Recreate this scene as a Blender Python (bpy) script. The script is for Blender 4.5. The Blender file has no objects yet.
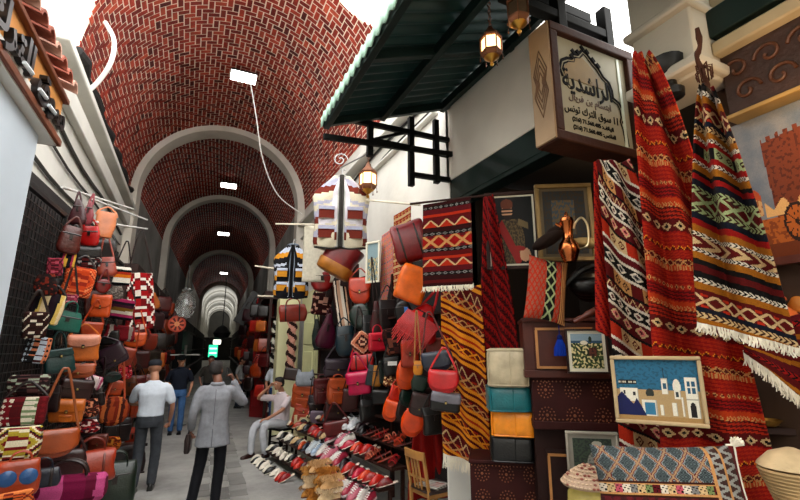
import bpy, bmesh, math, random
from mathutils import Vector, Matrix, Euler
from mathutils import noise as mnoise
PI = math.pi
R = math.radians
rng = random.Random(11)
S = bpy.context.scene
COL = S.collection

# ------------------------------------------------------------------ camera
FPX = 440.0
PITCH = math.atan(97 / FPX)
YAW = math.atan((400 - 188) / (FPX * math.cos(PITCH) + 97 * math.sin(PITCH)))
EYE = Vector((0, 0, 1.95))
FW = Vector((math.sin(YAW) * math.cos(PITCH), math.cos(YAW) * math.cos(PITCH), math.sin(PITCH)))
RT = Vector((math.cos(YAW), -math.sin(YAW), 0))
UP = RT.cross(FW)
cam_data = bpy.data.cameras.new('camera')
cam_data.sensor_width = 36
cam_data.lens = FPX / 800 * 36
cam_data.clip_start = 0.05
cam_data.clip_end = 400
cam = bpy.data.objects.new('camera', cam_data)
COL.objects.link(cam)
cam.location = EYE
cam.rotation_euler = (PI / 2 + PITCH, 0, -YAW)
S.camera = cam


def ray(px, py):
    return FW * FPX + RT * (px - 400) + UP * (250 - py)


def at(px, py, D):
    return EYE + ray(px, py) * (D / FPX)


def onx(px, py, x):
    d = ray(px, py)
    return EYE + d * (x / d.x)


def onz(px, py, z):
    d = ray(px, py)
    return EYE + d * ((z - EYE.z) / d.z)


def ony(px, py, y):
    d = ray(px, py)
    return EYE + d * (y / d.y)


def onplane(px, py, P, N):
    d = ray(px, py)
    t = (Vector(P) - EYE).dot(N) / d.dot(N)
    return EYE + d * t


def depth(P):
    return (Vector(P) - EYE).dot(FW)


# ------------------------------------------------------------------ colour + materials
def lin(c):
    if isinstance(c, str):
        c = c.lstrip('#')
        if len(c) == 3:
            c = ''.join(q * 2 for q in c)
        c = [int(c[i:i + 2], 16) / 255 for i in (0, 2, 4)]
    return tuple(x / 12.92 if x <= 0.04045 else ((x + 0.055) / 1.055) ** 2.4 for x in c[:3])


def deep(c, g=1.45):
    return tuple(x ** g for x in lin(c))


MATS = {}


def _base(name):
    m = bpy.data.materials.new(name)
    m.use_nodes = True
    nt = m.node_tree
    b = nt.nodes['Principled BSDF']
    return m, nt, b


def mat(name, c, rough=.6, metal=0., bump=.15, scale=30., var=.2, coat=0., spec=.5, emit=None, es=1., detail=4):
    if name in MATS:
        return MATS[name]
    m, nt, b = _base(name)
    c = deep(c) if name.split('_')[0] in ('leather', 'cloth') else deep(c, 1.18) if name.startswith('vault_brick') else lin(c)
    tc = nt.nodes.new('ShaderNodeTexCoord')
    n = nt.nodes.new('ShaderNodeTexNoise')
    n.inputs['Scale'].default_value = scale
    n.inputs['Detail'].default_value = detail
    nt.links.new(tc.outputs['Object'], n.inputs['Vector'])
    n2 = nt.nodes.new('ShaderNodeTexNoise')
    n2.inputs['Scale'].default_value = scale * .14
    n2.inputs['Detail'].default_value = 3
    nt.links.new(tc.outputs['Object'], n2.inputs['Vector'])
    mr = nt.nodes.new('ShaderNodeMapRange')
    mr.inputs['From Min'].default_value = .3
    mr.inputs['From Max'].default_value = .7
    mr.inputs['To Min'].default_value = 1 - var
    mr.inputs['To Max'].default_value = 1 + var
    nt.links.new(n2.outputs['Fac'], mr.inputs['Value'])
    mx = nt.nodes.new('ShaderNodeMix')
    mx.data_type = 'RGBA'
    mx.blend_type = 'MULTIPLY'
    mx.inputs[0].default_value = 1
    mx.inputs[6].default_value = (*c, 1)
    nt.links.new(mr.outputs['Result'], mx.inputs[7])
    nt.links.new(mx.outputs[2], b.inputs['Base Color'])
    b.inputs['Roughness'].default_value = rough
    b.inputs['Metallic'].default_value = metal
    b.inputs['Specular IOR Level'].default_value = spec
    b.inputs['Coat Weight'].default_value = coat
    b.inputs['Coat Roughness'].default_value = .25
    if bump:
        bp = nt.nodes.new('ShaderNodeBump')
        bp.inputs['Strength'].default_value = bump
        bp.inputs['Distance'].default_value = .01
        nt.links.new(n.outputs['Fac'], bp.inputs['Height'])
        nt.links.new(bp.outputs['Normal'], b.inputs['Normal'])
    if emit:
        b.inputs['Emission Color'].default_value = (*lin(emit), 1)
        b.inputs['Emission Strength'].default_value = es
    MATS[name] = m
    return m


def painted(name='painted_weave', rough=.85, scale=160., bump=.35, spec=.25, var=.18):
    """material that reads the pattern stored on the mesh (attribute Col)"""
    if name in MATS:
        return MATS[name]
    m, nt, b = _base(name)
    a = nt.nodes.new('ShaderNodeAttribute')
    a.attribute_name = 'Col'
    tc = nt.nodes.new('ShaderNodeTexCoord')
    n = nt.nodes.new('ShaderNodeTexNoise')
    n.inputs['Scale'].default_value = scale
    n.inputs['Detail'].default_value = 2
    nt.links.new(tc.outputs['Object'], n.inputs['Vector'])
    mr = nt.nodes.new('ShaderNodeMapRange')
    mr.inputs['From Min'].default_value = .3
    mr.inputs['From Max'].default_value = .7
    mr.inputs['To Min'].default_value = 1 - var
    mr.inputs['To Max'].default_value = 1 + var
    nt.links.new(n.outputs['Fac'], mr.inputs['Value'])
    mx = nt.nodes.new('ShaderNodeMix')
    mx.data_type = 'RGBA'
    mx.blend_type = 'MULTIPLY'
    mx.inputs[0].default_value = 1
    nt.links.new(a.outputs['Color'], mx.inputs[6])
    nt.links.new(mr.outputs['Result'], mx.inputs[7])
    nt.links.new(mx.outputs[2], b.inputs['Base Color'])
    b.inputs['Roughness'].default_value = rough
    b.inputs['Specular IOR Level'].default_value = spec
    if bump:
        bp = nt.nodes.new('ShaderNodeBump')
        bp.inputs['Strength'].default_value = bump
        bp.inputs['Distance'].default_value = .004
        nt.links.new(n.outputs['Fac'], bp.inputs['Height'])
        nt.links.new(bp.outputs['Normal'], b.inputs['Normal'])
    MATS[name] = m
    return m


def leather(c):
    return mat('leather_' + c.lstrip('#'), c, rough=.36, bump=.3, scale=55, var=.25, coat=.1)


def cloth(c):
    return mat('cloth_' + c.lstrip('#'), c, rough=.9, bump=.3, scale=140, var=.12, spec=.2)


BRASS = mat('brass', '#b98a3c', .3, 1, .1, 40, .2)
STEEL = mat('steel', '#9a9a98', .35, 1, .05, 40, .1)
BLACKM = mat('black_metal', '#151515', .45, .3, .1, 60, .2)
DARKWOOD = mat('dark_wood', '#2a140d', .55, 0, .2, 30, .35, spec=.25)
REDWOOD = mat('red_wood', '#5a2414', .45, 0, .2, 26, .35, coat=.15)
BROWNWOOD = mat('brown_wood', '#4a2a18', .55, 0, .25, 26, .35)
TANWOOD = mat('tan_wood', '#a9713a', .5, 0, .2, 26, .25)
PLASTER = mat('white_plaster', '#d6d4cc', .9, 0, .5, 9, .10, spec=.2)
OLDPLASTER = mat('old_plaster', '#b9b2a2', .9, 0, .9, 6, .22, spec=.2)
DGREEN = mat('dark_green_paint', '#0e211d', .55, 0, .15, 25, .25, spec=.25)
BLACKWOOD = mat('black_paint', '#090b0a', .6, 0, .15, 30, .2, spec=.15)
CREAM = mat('cream_paint', '#dfd9c4', .6, 0, .15, 20, .08)
WHITE = mat('white_paint', '#e8e6e0', .6, 0, .1, 20, .06)
STRAP = leather('#3a1d12')
BLACKL = leather('#14100f')


# ------------------------------------------------------------------ mesh builder
class MB:
    def __init__(s):
        s.v = []
        s.f = []
        s.m = []
        s.c = []
        s.anyc = False

    def add(s, vs, fs, m=0, col=None, M=None):
        o = len(s.v)
        for p in vs:
            p = Vector(p)
            if M is not None:
                p = M @ p
            s.v.append(p)
        for i, f in enumerate(fs):
            s.f.append([o + k for k in f])
            s.m.append(m)
            cc = col
            if callable(col):
                ctr = sum((Vector(vs[k]) for k in f), Vector()) / len(f)
                cc = col(ctr)
            if cc is not None:
                s.anyc = True
            s.c.append(cc)
        return s

    def box(s, c, size, m=0, col=None, rot=(0, 0, 0), M=None, taper=1.0):
        x, y, z = [k / 2 for k in size]
        vs = []
        for k in (-1, 1):
            t = taper if k > 0 else 1
            vs += [(-x * t, -y * t, k * z), (x * t, -y * t, k * z), (x * t, y * t, k * z), (-x * t, y * t, k * z)]
        L = Matrix.Translation(c) @ Euler(rot).to_matrix().to_4x4()
        if M is not None:
            L = M @ L
        return s.add(vs, [(3, 2, 1, 0), (4, 5, 6, 7), (0, 1, 5, 4), (1, 2, 6, 5), (2, 3, 7, 6), (3, 0, 4, 7)], m, col, L)

    def bar(s, a, b, w, h=None, m=0, col=None, upv=(0, 0, 1)):
        """box beam between two points"""
        a, b = Vector(a), Vector(b)
        h = h or w
        d = (b - a)
        L = d.length
        d.normalize()
        u = Vector(upv)
        if abs(d.dot(u)) > .98:
            u = Vector((0, 1, 0))
        r = d.cross(u).normalized()
        u = r.cross(d)
        M = Matrix((r, d, u)).transposed().to_4x4()
        M.translation = (a + b) / 2
        return s.box((0, 0, 0), (w, L, h), m, col, M=M)

    def loft(s, rings, m=0, col=None, cap=True, closed=True, loop=False):
        n = len(rings[0])
        vs = [p for r in rings for p in r]
        fs = []
        K = len(rings)
        for i in range(K if loop else K - 1):
            i2 = (i + 1) % K
            for j in range(n if closed else n - 1):
                fs.append((i * n + j, i * n + (j + 1) % n, i2 * n + (j + 1) % n, i2 * n + j))
        if cap and not loop:
            fs.append(tuple(reversed(range(n))))
            fs.append(tuple((K - 1) * n + j for j in range(n)))
        return s.add(vs, fs, m, col)

    def tube(s, path, r, n=8, m=0, col=None, flat=1.0, loop=False, rb=None, upv=None):
        """r may be a number or list; flat squashes the second axis"""
        P = [Vector(p) for p in path]
        K = len(P)
        rs = r if isinstance(r, (list, tuple)) else [r] * K
        rings = []
        pu = None
        for i in range(K):
            if loop:
                d = P[(i + 1) % K] - P[i - 1]
            else:
                d = P[min(i + 1, K - 1)] - P[max(i - 1, 0)]
            if d.length < 1e-9:
                d = Vector((0, 0, 1))
            d.normalize()
            if upv is not None:
                u = Vector(upv)
            elif pu is None:
                u = Vector((0, 0, 1)) if abs(d.z) < .9 else Vector((0, 1, 0))
            else:
                u = pu
            a = d.cross(u)
            if a.length < 1e-6:
                a = d.cross(Vector((1, 0, .01)))
            a.normalize()
            u = a.cross(d)
            pu = u
            rings.append([P[i] + a * (math.cos(t * 2 * PI / n) * rs[i]) + u * (math.sin(t * 2 * PI / n) * rs[i] * flat) for t in range(n)])
        return s.loft(rings, m, col, cap=not loop, loop=loop)

    def lathe(s, prof, n=20, m=0, col=None, c=(0, 0, 0), cap=True):
        rings = [[Vector(c) + Vector((r * math.cos(2 * PI * j / n), r * math.sin(2 * PI * j / n), z)) for j in range(n)] for r, z in prof]
        return s.loft(rings, m, col, cap)

    def grid(s, nu, nv, fn, m=0, col=None):
        vs = [fn(i / nu, j / nv) for j in range(nv + 1) for i in range(nu + 1)]
        o = len(s.v)
        for p in vs:
            s.v.append(Vector(p))
        for j in range(nv):
            for i in range(nu):
                s.f.append([o + j * (nu + 1) + i, o + j * (nu + 1) + i + 1, o + (j + 1) * (nu + 1) + i + 1, o + (j + 1) * (nu + 1) + i])
                s.m.append(m)
                if col is None:
                    s.c.append(None)
                else:
                    s.anyc = True
                    s.c.append(col((i + .5) / nu, (j + .5) / nv))
        return s

    def poly(s, pts, y0, y1, m=0, col=None, M=None):
        """2-D outline in x,z extruded from y0 to y1"""
        n = len(pts)
        vs = [(p[0], y0, p[1]) for p in pts] + [(p[0], y1, p[1]) for p in pts]
        fs = [tuple(range(n)), tuple(reversed(range(n, 2 * n)))]
        for i in range(n):
            j = (i + 1) % n
            fs.append((i, i + n, j + n, j))
        return s.add(vs, fs, m, col, M)

    def ell(s, c, r, m=0, col=None, n=14, k=10, M=None):
        vs, fs = [], []
        for i in range(k + 1):
            a = -PI / 2 + PI * i / k
            a = max(min(a, PI / 2 - .02), -PI / 2 + .02)
            for j in range(n):
                b = 2 * PI * j / n
                vs.append((c[0] + r[0] * math.cos(a) * math.cos(b), c[1] + r[1] * math.cos(a) * math.sin(b), c[2] + r[2] * math.sin(a)))
        for i in range(k):
            for j in range(n):
                fs.append((i * n + j, i * n + (j + 1) % n, (i + 1) * n + (j + 1) % n, (i + 1) * n + j))
        fs.append(tuple(reversed(range(n))))
        fs.append(tuple(k * n + j for j in range(n)))
        return s.add(vs, fs, m, col, M)

    def build(s, name, mats, parent=None, loc=None, rot=None, bevel=0, solid=0, smooth=40, sub=0, remesh=0, smoothit=0, fix=True):
        me = bpy.data.meshes.new(name)
        me.from_pydata([tuple(p) for p in s.v], [], s.f)
        mats = mats if isinstance(mats, (list, tuple)) else [mats]
        for k in mats:
            me.materials.append(k)
        if len(mats) > 1:
            me.polygons.foreach_set('material_index', s.m)
        if s.anyc:
            ca = me.color_attributes.new('Col', 'FLOAT_COLOR', 'CORNER')
            buf = []
            for f, c in zip(s.f, s.c):
                c = c or (.5, .5, .5)
                buf += [c[0], c[1], c[2], 1.0] * len(f)
            ca.data.foreach_set('color', buf)
        if fix:
            bm = bmesh.new()
            bm.from_mesh(me)
            bmesh.ops.recalc_face_normals(bm, faces=bm.faces)
            bm.to_mesh(me)
            bm.free()
        if smooth:
            me.shade_smooth()
            if smooth < 180:
                me.set_sharp_from_angle(angle=R(smooth))
        o = bpy.data.objects.new(name, me)
        COL.objects.link(o)
        if parent is not None:
            o.parent = parent
        if loc is not None:
            o.location = loc
        if rot is not None:
            o.rotation_euler = rot
        if remesh:
            md = o.modifiers.new('remesh', 'REMESH')
            md.mode = 'VOXEL'
            md.voxel_size = remesh
            md.use_smooth_shade = True
        if smoothit:
            md = o.modifiers.new('smooth', 'SMOOTH')
            md.iterations = smoothit
            md.factor = .5
        if solid:
            md = o.modifiers.new('solid', 'SOLIDIFY')
            md.thickness = solid
            md.offset = 0
        if bevel:
            md = o.modifiers.new('bevel', 'BEVEL')
            md.width = bevel
            md.segments = 2
            md.limit_method = 'ANGLE'
            md.angle_limit = R(50)
        if sub:
            md = o.modifiers.new('sub', 'SUBSURF')
            md.levels = sub
            md.render_levels = sub
        return o


def tag(o, label=None, cat=None, group=None, kind=None):
    if label:
        o['label'] = label
    if cat:
        o['category'] = cat
    if group:
        o['group'] = group
    if kind:
        o['kind'] = kind
    return o


def thing(name, label, cat, loc=(0, 0, 0), rz=0., group=None, rot=None):
    o = bpy.data.objects.new(name, None)
    o.empty_display_size = .1
    COL.objects.link(o)
    o.location = loc
    o.rotation_euler = rot if rot is not None else (0, 0, rz)
    return tag(o, label, cat, group)


def struct(o):
    o['kind'] = 'structure'
    return o


def copy_tree(o, parent=None):
    c = o.copy()
    COL.objects.link(c)
    if parent is not None:
        c.parent = parent
    for ch in list(o.children):
        copy_tree(ch, c)
    return c


def lerp(a, b, t):
    return a + (b - a) * t


def arc(c, r, a0, a1, n, plane='xz'):
    out = []
    for i in range(n + 1):
        a = R(lerp(a0, a1, i / n))
        x, z = r * math.cos(a), r * math.sin(a)
        out.append(Vector(c) + (Vector((x, 0, z)) if plane == 'xz' else Vector((x, z, 0))))
    return out


def smooth_path(pts, k=6):
    P = [Vector(p) for p in pts]
    out = []
    for i in range(len(P) - 1):
        p0, p1, p2, p3 = P[max(i - 1, 0)], P[i], P[i + 1], P[min(i + 2, len(P) - 1)]
        for j in range(k):
            t = j / k
            out.append(.5 * ((2 * p1) + (p2 - p0) * t + (2 * p0 - 5 * p1 + 4 * p2 - p3) * t * t + (3 * p1 - p0 - 3 * p2 + p3) * t ** 3))
    out.append(P[-1])
    return out


# Arabic letters joined by hand: isolated, final, initial, medial
AR = {'ا': (0xFE8D, 0xFE8E, 0, 0), 'ب': (0xFE8F, 0xFE90, 0xFE91, 0xFE92), 'ت': (0xFE95, 0xFE96, 0xFE97, 0xFE98), 'ة': (0xFE93, 0xFE94, 0, 0),
      'د': (0xFEA9, 0xFEAA, 0, 0), 'ر': (0xFEAD, 0xFEAE, 0, 0), 'س': (0xFEB1, 0xFEB2, 0xFEB3, 0xFEB4), 'ش': (0xFEB5, 0xFEB6, 0xFEB7, 0xFEB8),
      'ف': (0xFED1, 0xFED2, 0xFED3, 0xFED4), 'ق': (0xFED5, 0xFED6, 0xFED7, 0xFED8), 'ك': (0xFED9, 0xFEDA, 0xFEDB, 0xFEDC), 'ل': (0xFEDD, 0xFEDE, 0xFEDF, 0xFEE0),
      'م': (0xFEE1, 0xFEE2, 0xFEE3, 0xFEE4), 'ن': (0xFEE5, 0xFEE6, 0xFEE7, 0xFEE8), 'ه': (0xFEE9, 0xFEEA, 0xFEEB, 0xFEEC), 'و': (0xFEED, 0xFEEE, 0, 0), 'ي': (0xFEF1, 0xFEF2, 0xFEF3, 0xFEF4)}


def arabic(t):
    out = []
    for w in t.split(' '):
        if w and w[0] in AR:
            g = []
            for i, ch in enumerate(w):
                pj = i > 0 and w[i - 1] in AR and AR[w[i - 1]][2] != 0
                nj = AR[ch][2] != 0 and i < len(w) - 1
                g.append(chr(AR[ch][3] if pj and nj else AR[ch][1] if pj else AR[ch][2] if nj else AR[ch][0]))
            out.append(''.join(reversed(g)))
        else:
            out.append(w)
    return ' '.join(reversed(out))


def text_mesh(body, size, extrude=.002, offset=0., sx=1.):
    cu = bpy.data.curves.new('t', 'FONT')
    cu.body = body
    cu.size = size
    cu.extrude = extrude
    cu.offset = offset
    cu.align_x = 'CENTER'
    cu.align_y = 'CENTER'
    cu.resolution_u = 3
    o = bpy.data.objects.new('t', cu)
    COL.objects.link(o)
    dg = bpy.context.evaluated_depsgraph_get()
    me = bpy.data.meshes.new_from_object(o.evaluated_get(dg))
    bpy.data.objects.remove(o)
    bpy.data.curves.remove(cu)
    return me


def text_obj(name, body, size, m, parent, loc, rot, extrude=.002, offset=0., sx=1., sy=1.):
    me = text_mesh(body, size, extrude, offset)
    me.name = name
    me.materials.clear()
    me.materials.append(m)
    o = bpy.data.objects.new(name, me)
    COL.objects.link(o)
    o.parent = parent
    o.location = loc
    o.rotation_euler = rot
    o.scale = (sx, sy, 1)
    return o
# ------------------------------------------------------------------ SETTING
XL, XR = -1.9, 3.0
VC, VR, VZ = .55, 2.45, 6.25          # near vault: axis x, radius, springing height
Y1 = 14.0                              # first rib
TURN = R(-3.3)                         # the far tunnel bends a little
FAR = Matrix.Translation((VC, Y1, 0)) @ Matrix.Rotation(TURN, 4, 'Z')

# floor
fm, nt, b = _base('worn_concrete')
tc = nt.nodes.new('ShaderNodeTexCoord')
n1 = nt.nodes.new('ShaderNodeTexNoise'); n1.inputs['Scale'].default_value = 1.1; n1.inputs['Detail'].default_value = 8; n1.inputs['Roughness'].default_value = .65
n2 = nt.nodes.new('ShaderNodeTexNoise'); n2.inputs['Scale'].default_value = 24; n2.inputs['Detail'].default_value = 4
nt.links.new(tc.outputs['Object'], n1.inputs['Vector']); nt.links.new(tc.outputs['Object'], n2.inputs['Vector'])
cr = nt.nodes.new('ShaderNodeValToRGB')
cr.color_ramp.elements[0].position = .3; cr.color_ramp.elements[0].color = (*lin('#7a7976'), 1)
cr.color_ramp.elements[1].position = .72; cr.color_ramp.elements[1].color = (*lin('#b6b5b0'), 1)
nt.links.new(n1.outputs['Fac'], cr.inputs['Fac'])
nt.links.new(cr.outputs['Color'], b.inputs['Base Color'])
b.inputs['Roughness'].default_value = .62
bp = nt.nodes.new('ShaderNodeBump'); bp.inputs['Strength'].default_value = .5; bp.inputs['Distance'].default_value = .012
nt.links.new(n2.outputs['Fac'], bp.inputs['Height']); nt.links.new(bp.outputs['Normal'], b.inputs['Normal'])
g = MB()
g.box((.6, 38, -.1), (14, 110, .2))
struct(g.build('floor', fm))

# stone gutter running down the middle of the alley
st = [mat('paving_stone_%d' % i, c, .6, 0, .5, 14, .2) for i, c in enumerate(('#8f8e8a', '#7f7e7a', '#9b9994', '#757471'))]
g = MB()
y = 4.0
while y < 26:
    L = rng.uniform(.22, .42)
    for k in range(3):
        x0 = .62 + (k - 1) * .24 + (y - 8) * .035
        g.box((x0 + rng.uniform(-.01, .01), y + L / 2 + k * .05, .0), (.225, L - .02, .022 + rng.uniform(0, .01)), rng.randrange(4), rot=(0, 0, rng.uniform(-.04, .04)))
    y += L
struct(g.build('trim_1', st, bevel=.006))

# herringbone brick vaults
bricks = [mat('vault_brick_%d' % i, c, .8, 0, .6, 40, .25, spec=.25) for i, c in enumerate(('#93392a', '#a84733', '#7a2c22', '#5e241d', '#b1543d', '#8a3a2c'))]
MORTAR = mat('vault_mortar', '#e8d8c4', .95, 0, .5, 40, .12, spec=.1)


def vault(name, Rad, zc, y0, y1, M, ystart=None, seed=1, bl=.23, astart=None):
    rr = random.Random(seed)
    g = MB()
    nA = 40
    y0f = ystart or (lambda a: y0)
    a_lo = astart or (lambda y: 0.)

    def P(a, y, r):
        return M @ Vector((r * math.cos(a), y, zc + r * math.sin(a)))
    # mortar shell with real thickness
    def shell(u, v, r):
        a = u * PI
        ys = y0f(a)
        return P(a, lerp(ys, y1, v), r)
    o = len(g.v)
    g.grid(nA, 8, lambda u, v: shell(u, v, Rad))
    g.grid(nA, 8, lambda u, v: shell(u, v, Rad + .3))
    for i in range(nA):
        a0, a1 = i / nA, (i + 1) / nA
        g.add([shell(a0, 0, Rad), shell(a1, 0, Rad), shell(a1, 0, Rad + .3), shell(a0, 0, Rad + .3)], [(0, 1, 2, 3)])
    c = bl / 2
    NA = int(Rad * PI / c)
    ca = Rad * PI / NA
    NY = int((y1 - y0 + 1) / c) + 2
    gap = .026
    for i in range(-1, NA + 1):
        for j in range(-1, NY):
            k = (i - j) % 4
            if k == 0:
                s0, s1, t0, t1 = i, i + 2, j, j + 1
            elif k == 2:
                s0, s1, t0, t1 = i, i + 1, j - 1, j + 1
            else:
                continue
            s0, s1 = max(s0, 0), min(s1, NA)
            ya, yb = y1 - t1 * c, y1 - t0 * c
            if s1 <= s0:
                continue
            A0, A1 = s0 * ca / Rad + gap / 2 / Rad, s1 * ca / Rad - gap / 2 / Rad
            ym = y0f((A0 + A1) / 2)
            ya, yb = max(ya + gap / 2, ym), min(yb - gap / 2, y1)
            if yb <= ya + .01:
                continue
            r = Rad - .006 - rr.uniform(0, .005)
            r2 = Rad + .01
            q = [P(A0, ya, r), P(A1, ya, r), P(A1, yb, r), P(A0, yb, r), P(A0, ya, r2), P(A1, ya, r2), P(A1, yb, r2), P(A0, yb, r2)]
            mi = 1 + rr.choices(range(6), (5, 4, 3, 1.4, 2, 3))[0]
            g.add(q, [(0, 1, 2, 3), (0, 4, 5, 1), (1, 5, 6, 2), (2, 6, 7, 3), (3, 7, 4, 0)], mi)
    o = g.build(name, [MORTAR] + bricks, smooth=0)
    return struct(o)


NEARM = Matrix.Translation((VC, 0, 0))
vault('ceiling', VR, VZ, 6.4, Y1, NEARM, ystart=lambda a: lerp(6.5, 7.25, a / PI) + .12 * math.sin(a * 9), seed=3)
segs = [(0., 6.8, 2.33, 6.37), (6.8, 19.2, 2.2, 6.5), (19.2, 36, 2.0, 6.7)]
for i, (a, b_, r, z) in enumerate(segs):
    vault('ceiling', r, z, a, b_, FAR, seed=5 + i, bl=.23 if i < 2 else .3)
# plaster ribs
RIB = mat('rib_plaster', '#dcd6ca', .9, 0, .5, 8, .15, spec=.2)


def rib(y0, y1, rin, rout, zc, M, m=RIB):
    g = MB()
    n = 48
    rings = []
    for i in range(n + 1):
        a = PI * i / n
        q = []
        for (r, y) in ((rin, y0), (rout, y0), (rout, y1), (rin, y1)):
            q.append(M @ Vector((r * math.cos(a), y, zc + r * math.sin(a))))
        rings.append(q)
    g.loft(rings)
    # legs of the rib down to the wall heads
    for sx in (-1, 1):
        g.loft([[M @ Vector((sx * r, y, z)) for (r, y) in ((rin, y0), (rout, y0), (rout, y1), (rin, y1))] for z in (zc, 3.6)])
    return struct(g.build('trim_2', m, smooth=35))


rib(-.3, .3, 2.24, 2.47, VZ + .03, FAR)
rib(6.6, 7.1, 2.08, 2.36, 6.42, FAR)
rib(19., 19.5, 1.85, 2.25, 6.6, FAR)
# pale plastered end of the passage with its many ribs
PALEV = mat('pale_vault_plaster', '#c9c6bd', .9, 0, .4, 5, .12, spec=.2)
g = MB()
g.grid(32, 6, lambda u, v: FAR @ Vector((2.0 * math.cos(u * PI), lerp(36, 78, v), 6.6 + 2.0 * math.sin(u * PI))))
struct(g.build('ceiling', PALEV, solid=.2))
for k in range(7):
    rib(36 + k * 6, 36.6 + k * 6, 1.72, 2.02, 6.6, FAR, PALEV)

# side walls
GREYW = mat('grey_render', '#8b8883', .9, 0, .6, 7, .25, spec=.2)
CREAMW = mat('cream_render', '#cfcba0', .85, 0, .3, 6, .12, spec=.2)
g = MB()
g.box((XL - .2, 9.3, 3.12), (.4, 10.0, 6.25))
struct(g.build('wall_left', PLASTER))
g = MB()
g.box((XR + .2, 9.5, 3.12), (.4, 9.4, 6.25))
struct(g.build('wall_right', PLASTER))
for side, nm in ((-1, 'wall_left'), (1, 'wall_right')):
    for (a, b_, w, m) in ((0, 6.8, 2.33, GREYW), (6.8, 19.2, 2.2, GREYW), (19.2, 78, 2.0, PALEV)):
        g = MB()
        vs = []
        for (x, y) in ((side * w, a), (side * (w + .4), a), (side * (w + .4), b_), (side * w, b_)):
            vs.append((x, y))
        g.loft([[FAR @ Vector((x, y, z)) for x, y in vs] for z in (0, 6.7)])
        struct(g.build(nm, m))
# end wall of the passage, far away, closing the view
g = MB()
for (x0, x1, z0, z1) in ((-2.4, 2.4, 0, 9),):
    g.loft([[FAR @ Vector((x, y, z)) for x, y in ((x0, 78), (x1, 78), (x1, 78.3), (x0, 78.3))] for z in (z0, z1)])
struct(g.build('wall_end', PALEV))
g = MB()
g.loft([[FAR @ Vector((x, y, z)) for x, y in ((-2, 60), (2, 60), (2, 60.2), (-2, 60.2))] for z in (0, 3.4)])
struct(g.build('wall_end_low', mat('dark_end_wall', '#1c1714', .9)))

# cornice ledges under the vault
g = MB()
g.box((XR - .10, 9.55, 5.72), (.22, 9.0, .12))
g.box((XR - .05, 9.55, 5.3), (.1, 9.0, .05))
struct(g.build('trim_3', PLASTER, bevel=.02))
g = MB()
g.box((XL + .10, 10.1, 5.75), (.22, 8.0, .12))
g.box((XL + .06, 10.1, 5.35), (.12, 8.0, .3))
struct(g.build('trim_4', PLASTER, bevel=.02))
# tarred lower rim of the vault on the left
g = MB()
P = [Vector((VC - VR * math.cos(R(3)) + .02 + .05 * math.sin(k * 1.7), 7.2 + k * .34, VZ - .02 + .06 * math.sin(k * 2.3))) for k in range(20)]
g.tube(P, [.07 + .03 * math.sin(k * 3.1) for k in range(20)], 7)
o = g.build('roof_flashing', mat('tar', '#181412', .8, 0, .8, 20, .3))
tag(o, 'ragged black tarred flashing along the left foot of the brick vault', 'flashing')

# ceiling light panels
LAMP = mat('lamp_glow', '#ffffff', .4, emit='#fffdf6', es=9., bump=0)
LAMPF = mat('lamp_frame', '#3a3a38', .5, .2)
SP = [('nearest and largest of the glowing square panels hanging under the brick vault', VC + .08, 10.4, 8.45, .62, False),
      ('second glowing panel, between the two nearest white ribs', .1, 4.4, 8.4, .62, True),
      ('third glowing panel, behind the second white rib', -.02, 12.5, 8.3, .62, True),
      ('farthest small glowing panel, before the pale end of the passage', .15, 27., 8.25, .62, True)]
for lab, x, y, z, w, far in SP:
    P = (FAR @ Vector((x, y, z))) if far else Vector((x, y, z))
    t = thing('ceiling_light', lab, 'light', P, TURN if far else 0, 'light panels under the vault', rot=(R(-14), 0, TURN if far else 0))
    MB().box((0, 0, .03), (w, w * .55, .05)).build('housing', LAMPF, t, bevel=.008)
    MB().box((0, 0, -.005), (w * .94, w * .49, .03)).build('diffuser', LAMP, t, bevel=.006)
    g = MB()
    for sx in (-1, 1):
        g.tube([(sx * w * .4, 0, .05), (sx * w * .4, 0, .35)], .008, 6)
    g.build('hanger', LAMPF, t)

# cable dropping from the nearest light
g = MB()
pp = [at(250, 80, 9.6), at(256, 115, 9.8), at(263, 160, 10.2), at(278, 195, 10.8), at(302, 214, 11.6)]
g.tube(smooth_path(pp), .014, 6)
tag(g.build('cable', WHITE), 'thin white cable drooping from the nearest ceiling light to the right wall', 'cable')
g = MB()
pp = [at(105, 22, 7.0), at(114, 40, 7.0), at(111, 62, 6.9), at(98, 82, 6.9), at(84, 94, 6.8)]
g.tube(smooth_path(pp), .035, 10)
tag(g.build('conduit', WHITE), 'curved thick white tube at the near left edge of the brick vault', 'pipe')

# pipes and cables on the white left wall
g = MB()
for k, (dz, r) in enumerate(((4.9, .03), (4.6, .02), (4.2, .025))):
    pts = [Vector((XL + .03, yy, dz + .05 * math.sin(yy * 1.3 + k))) for yy in [4.5 + i * .8 for i in range(12)]]
    g.tube(pts, r, 6)
tag(g.build('wall_cables', mat('grey_cable', '#3c3a36', .7)), 'bundle of dark cables strung along the white left wall', 'cable')

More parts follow.
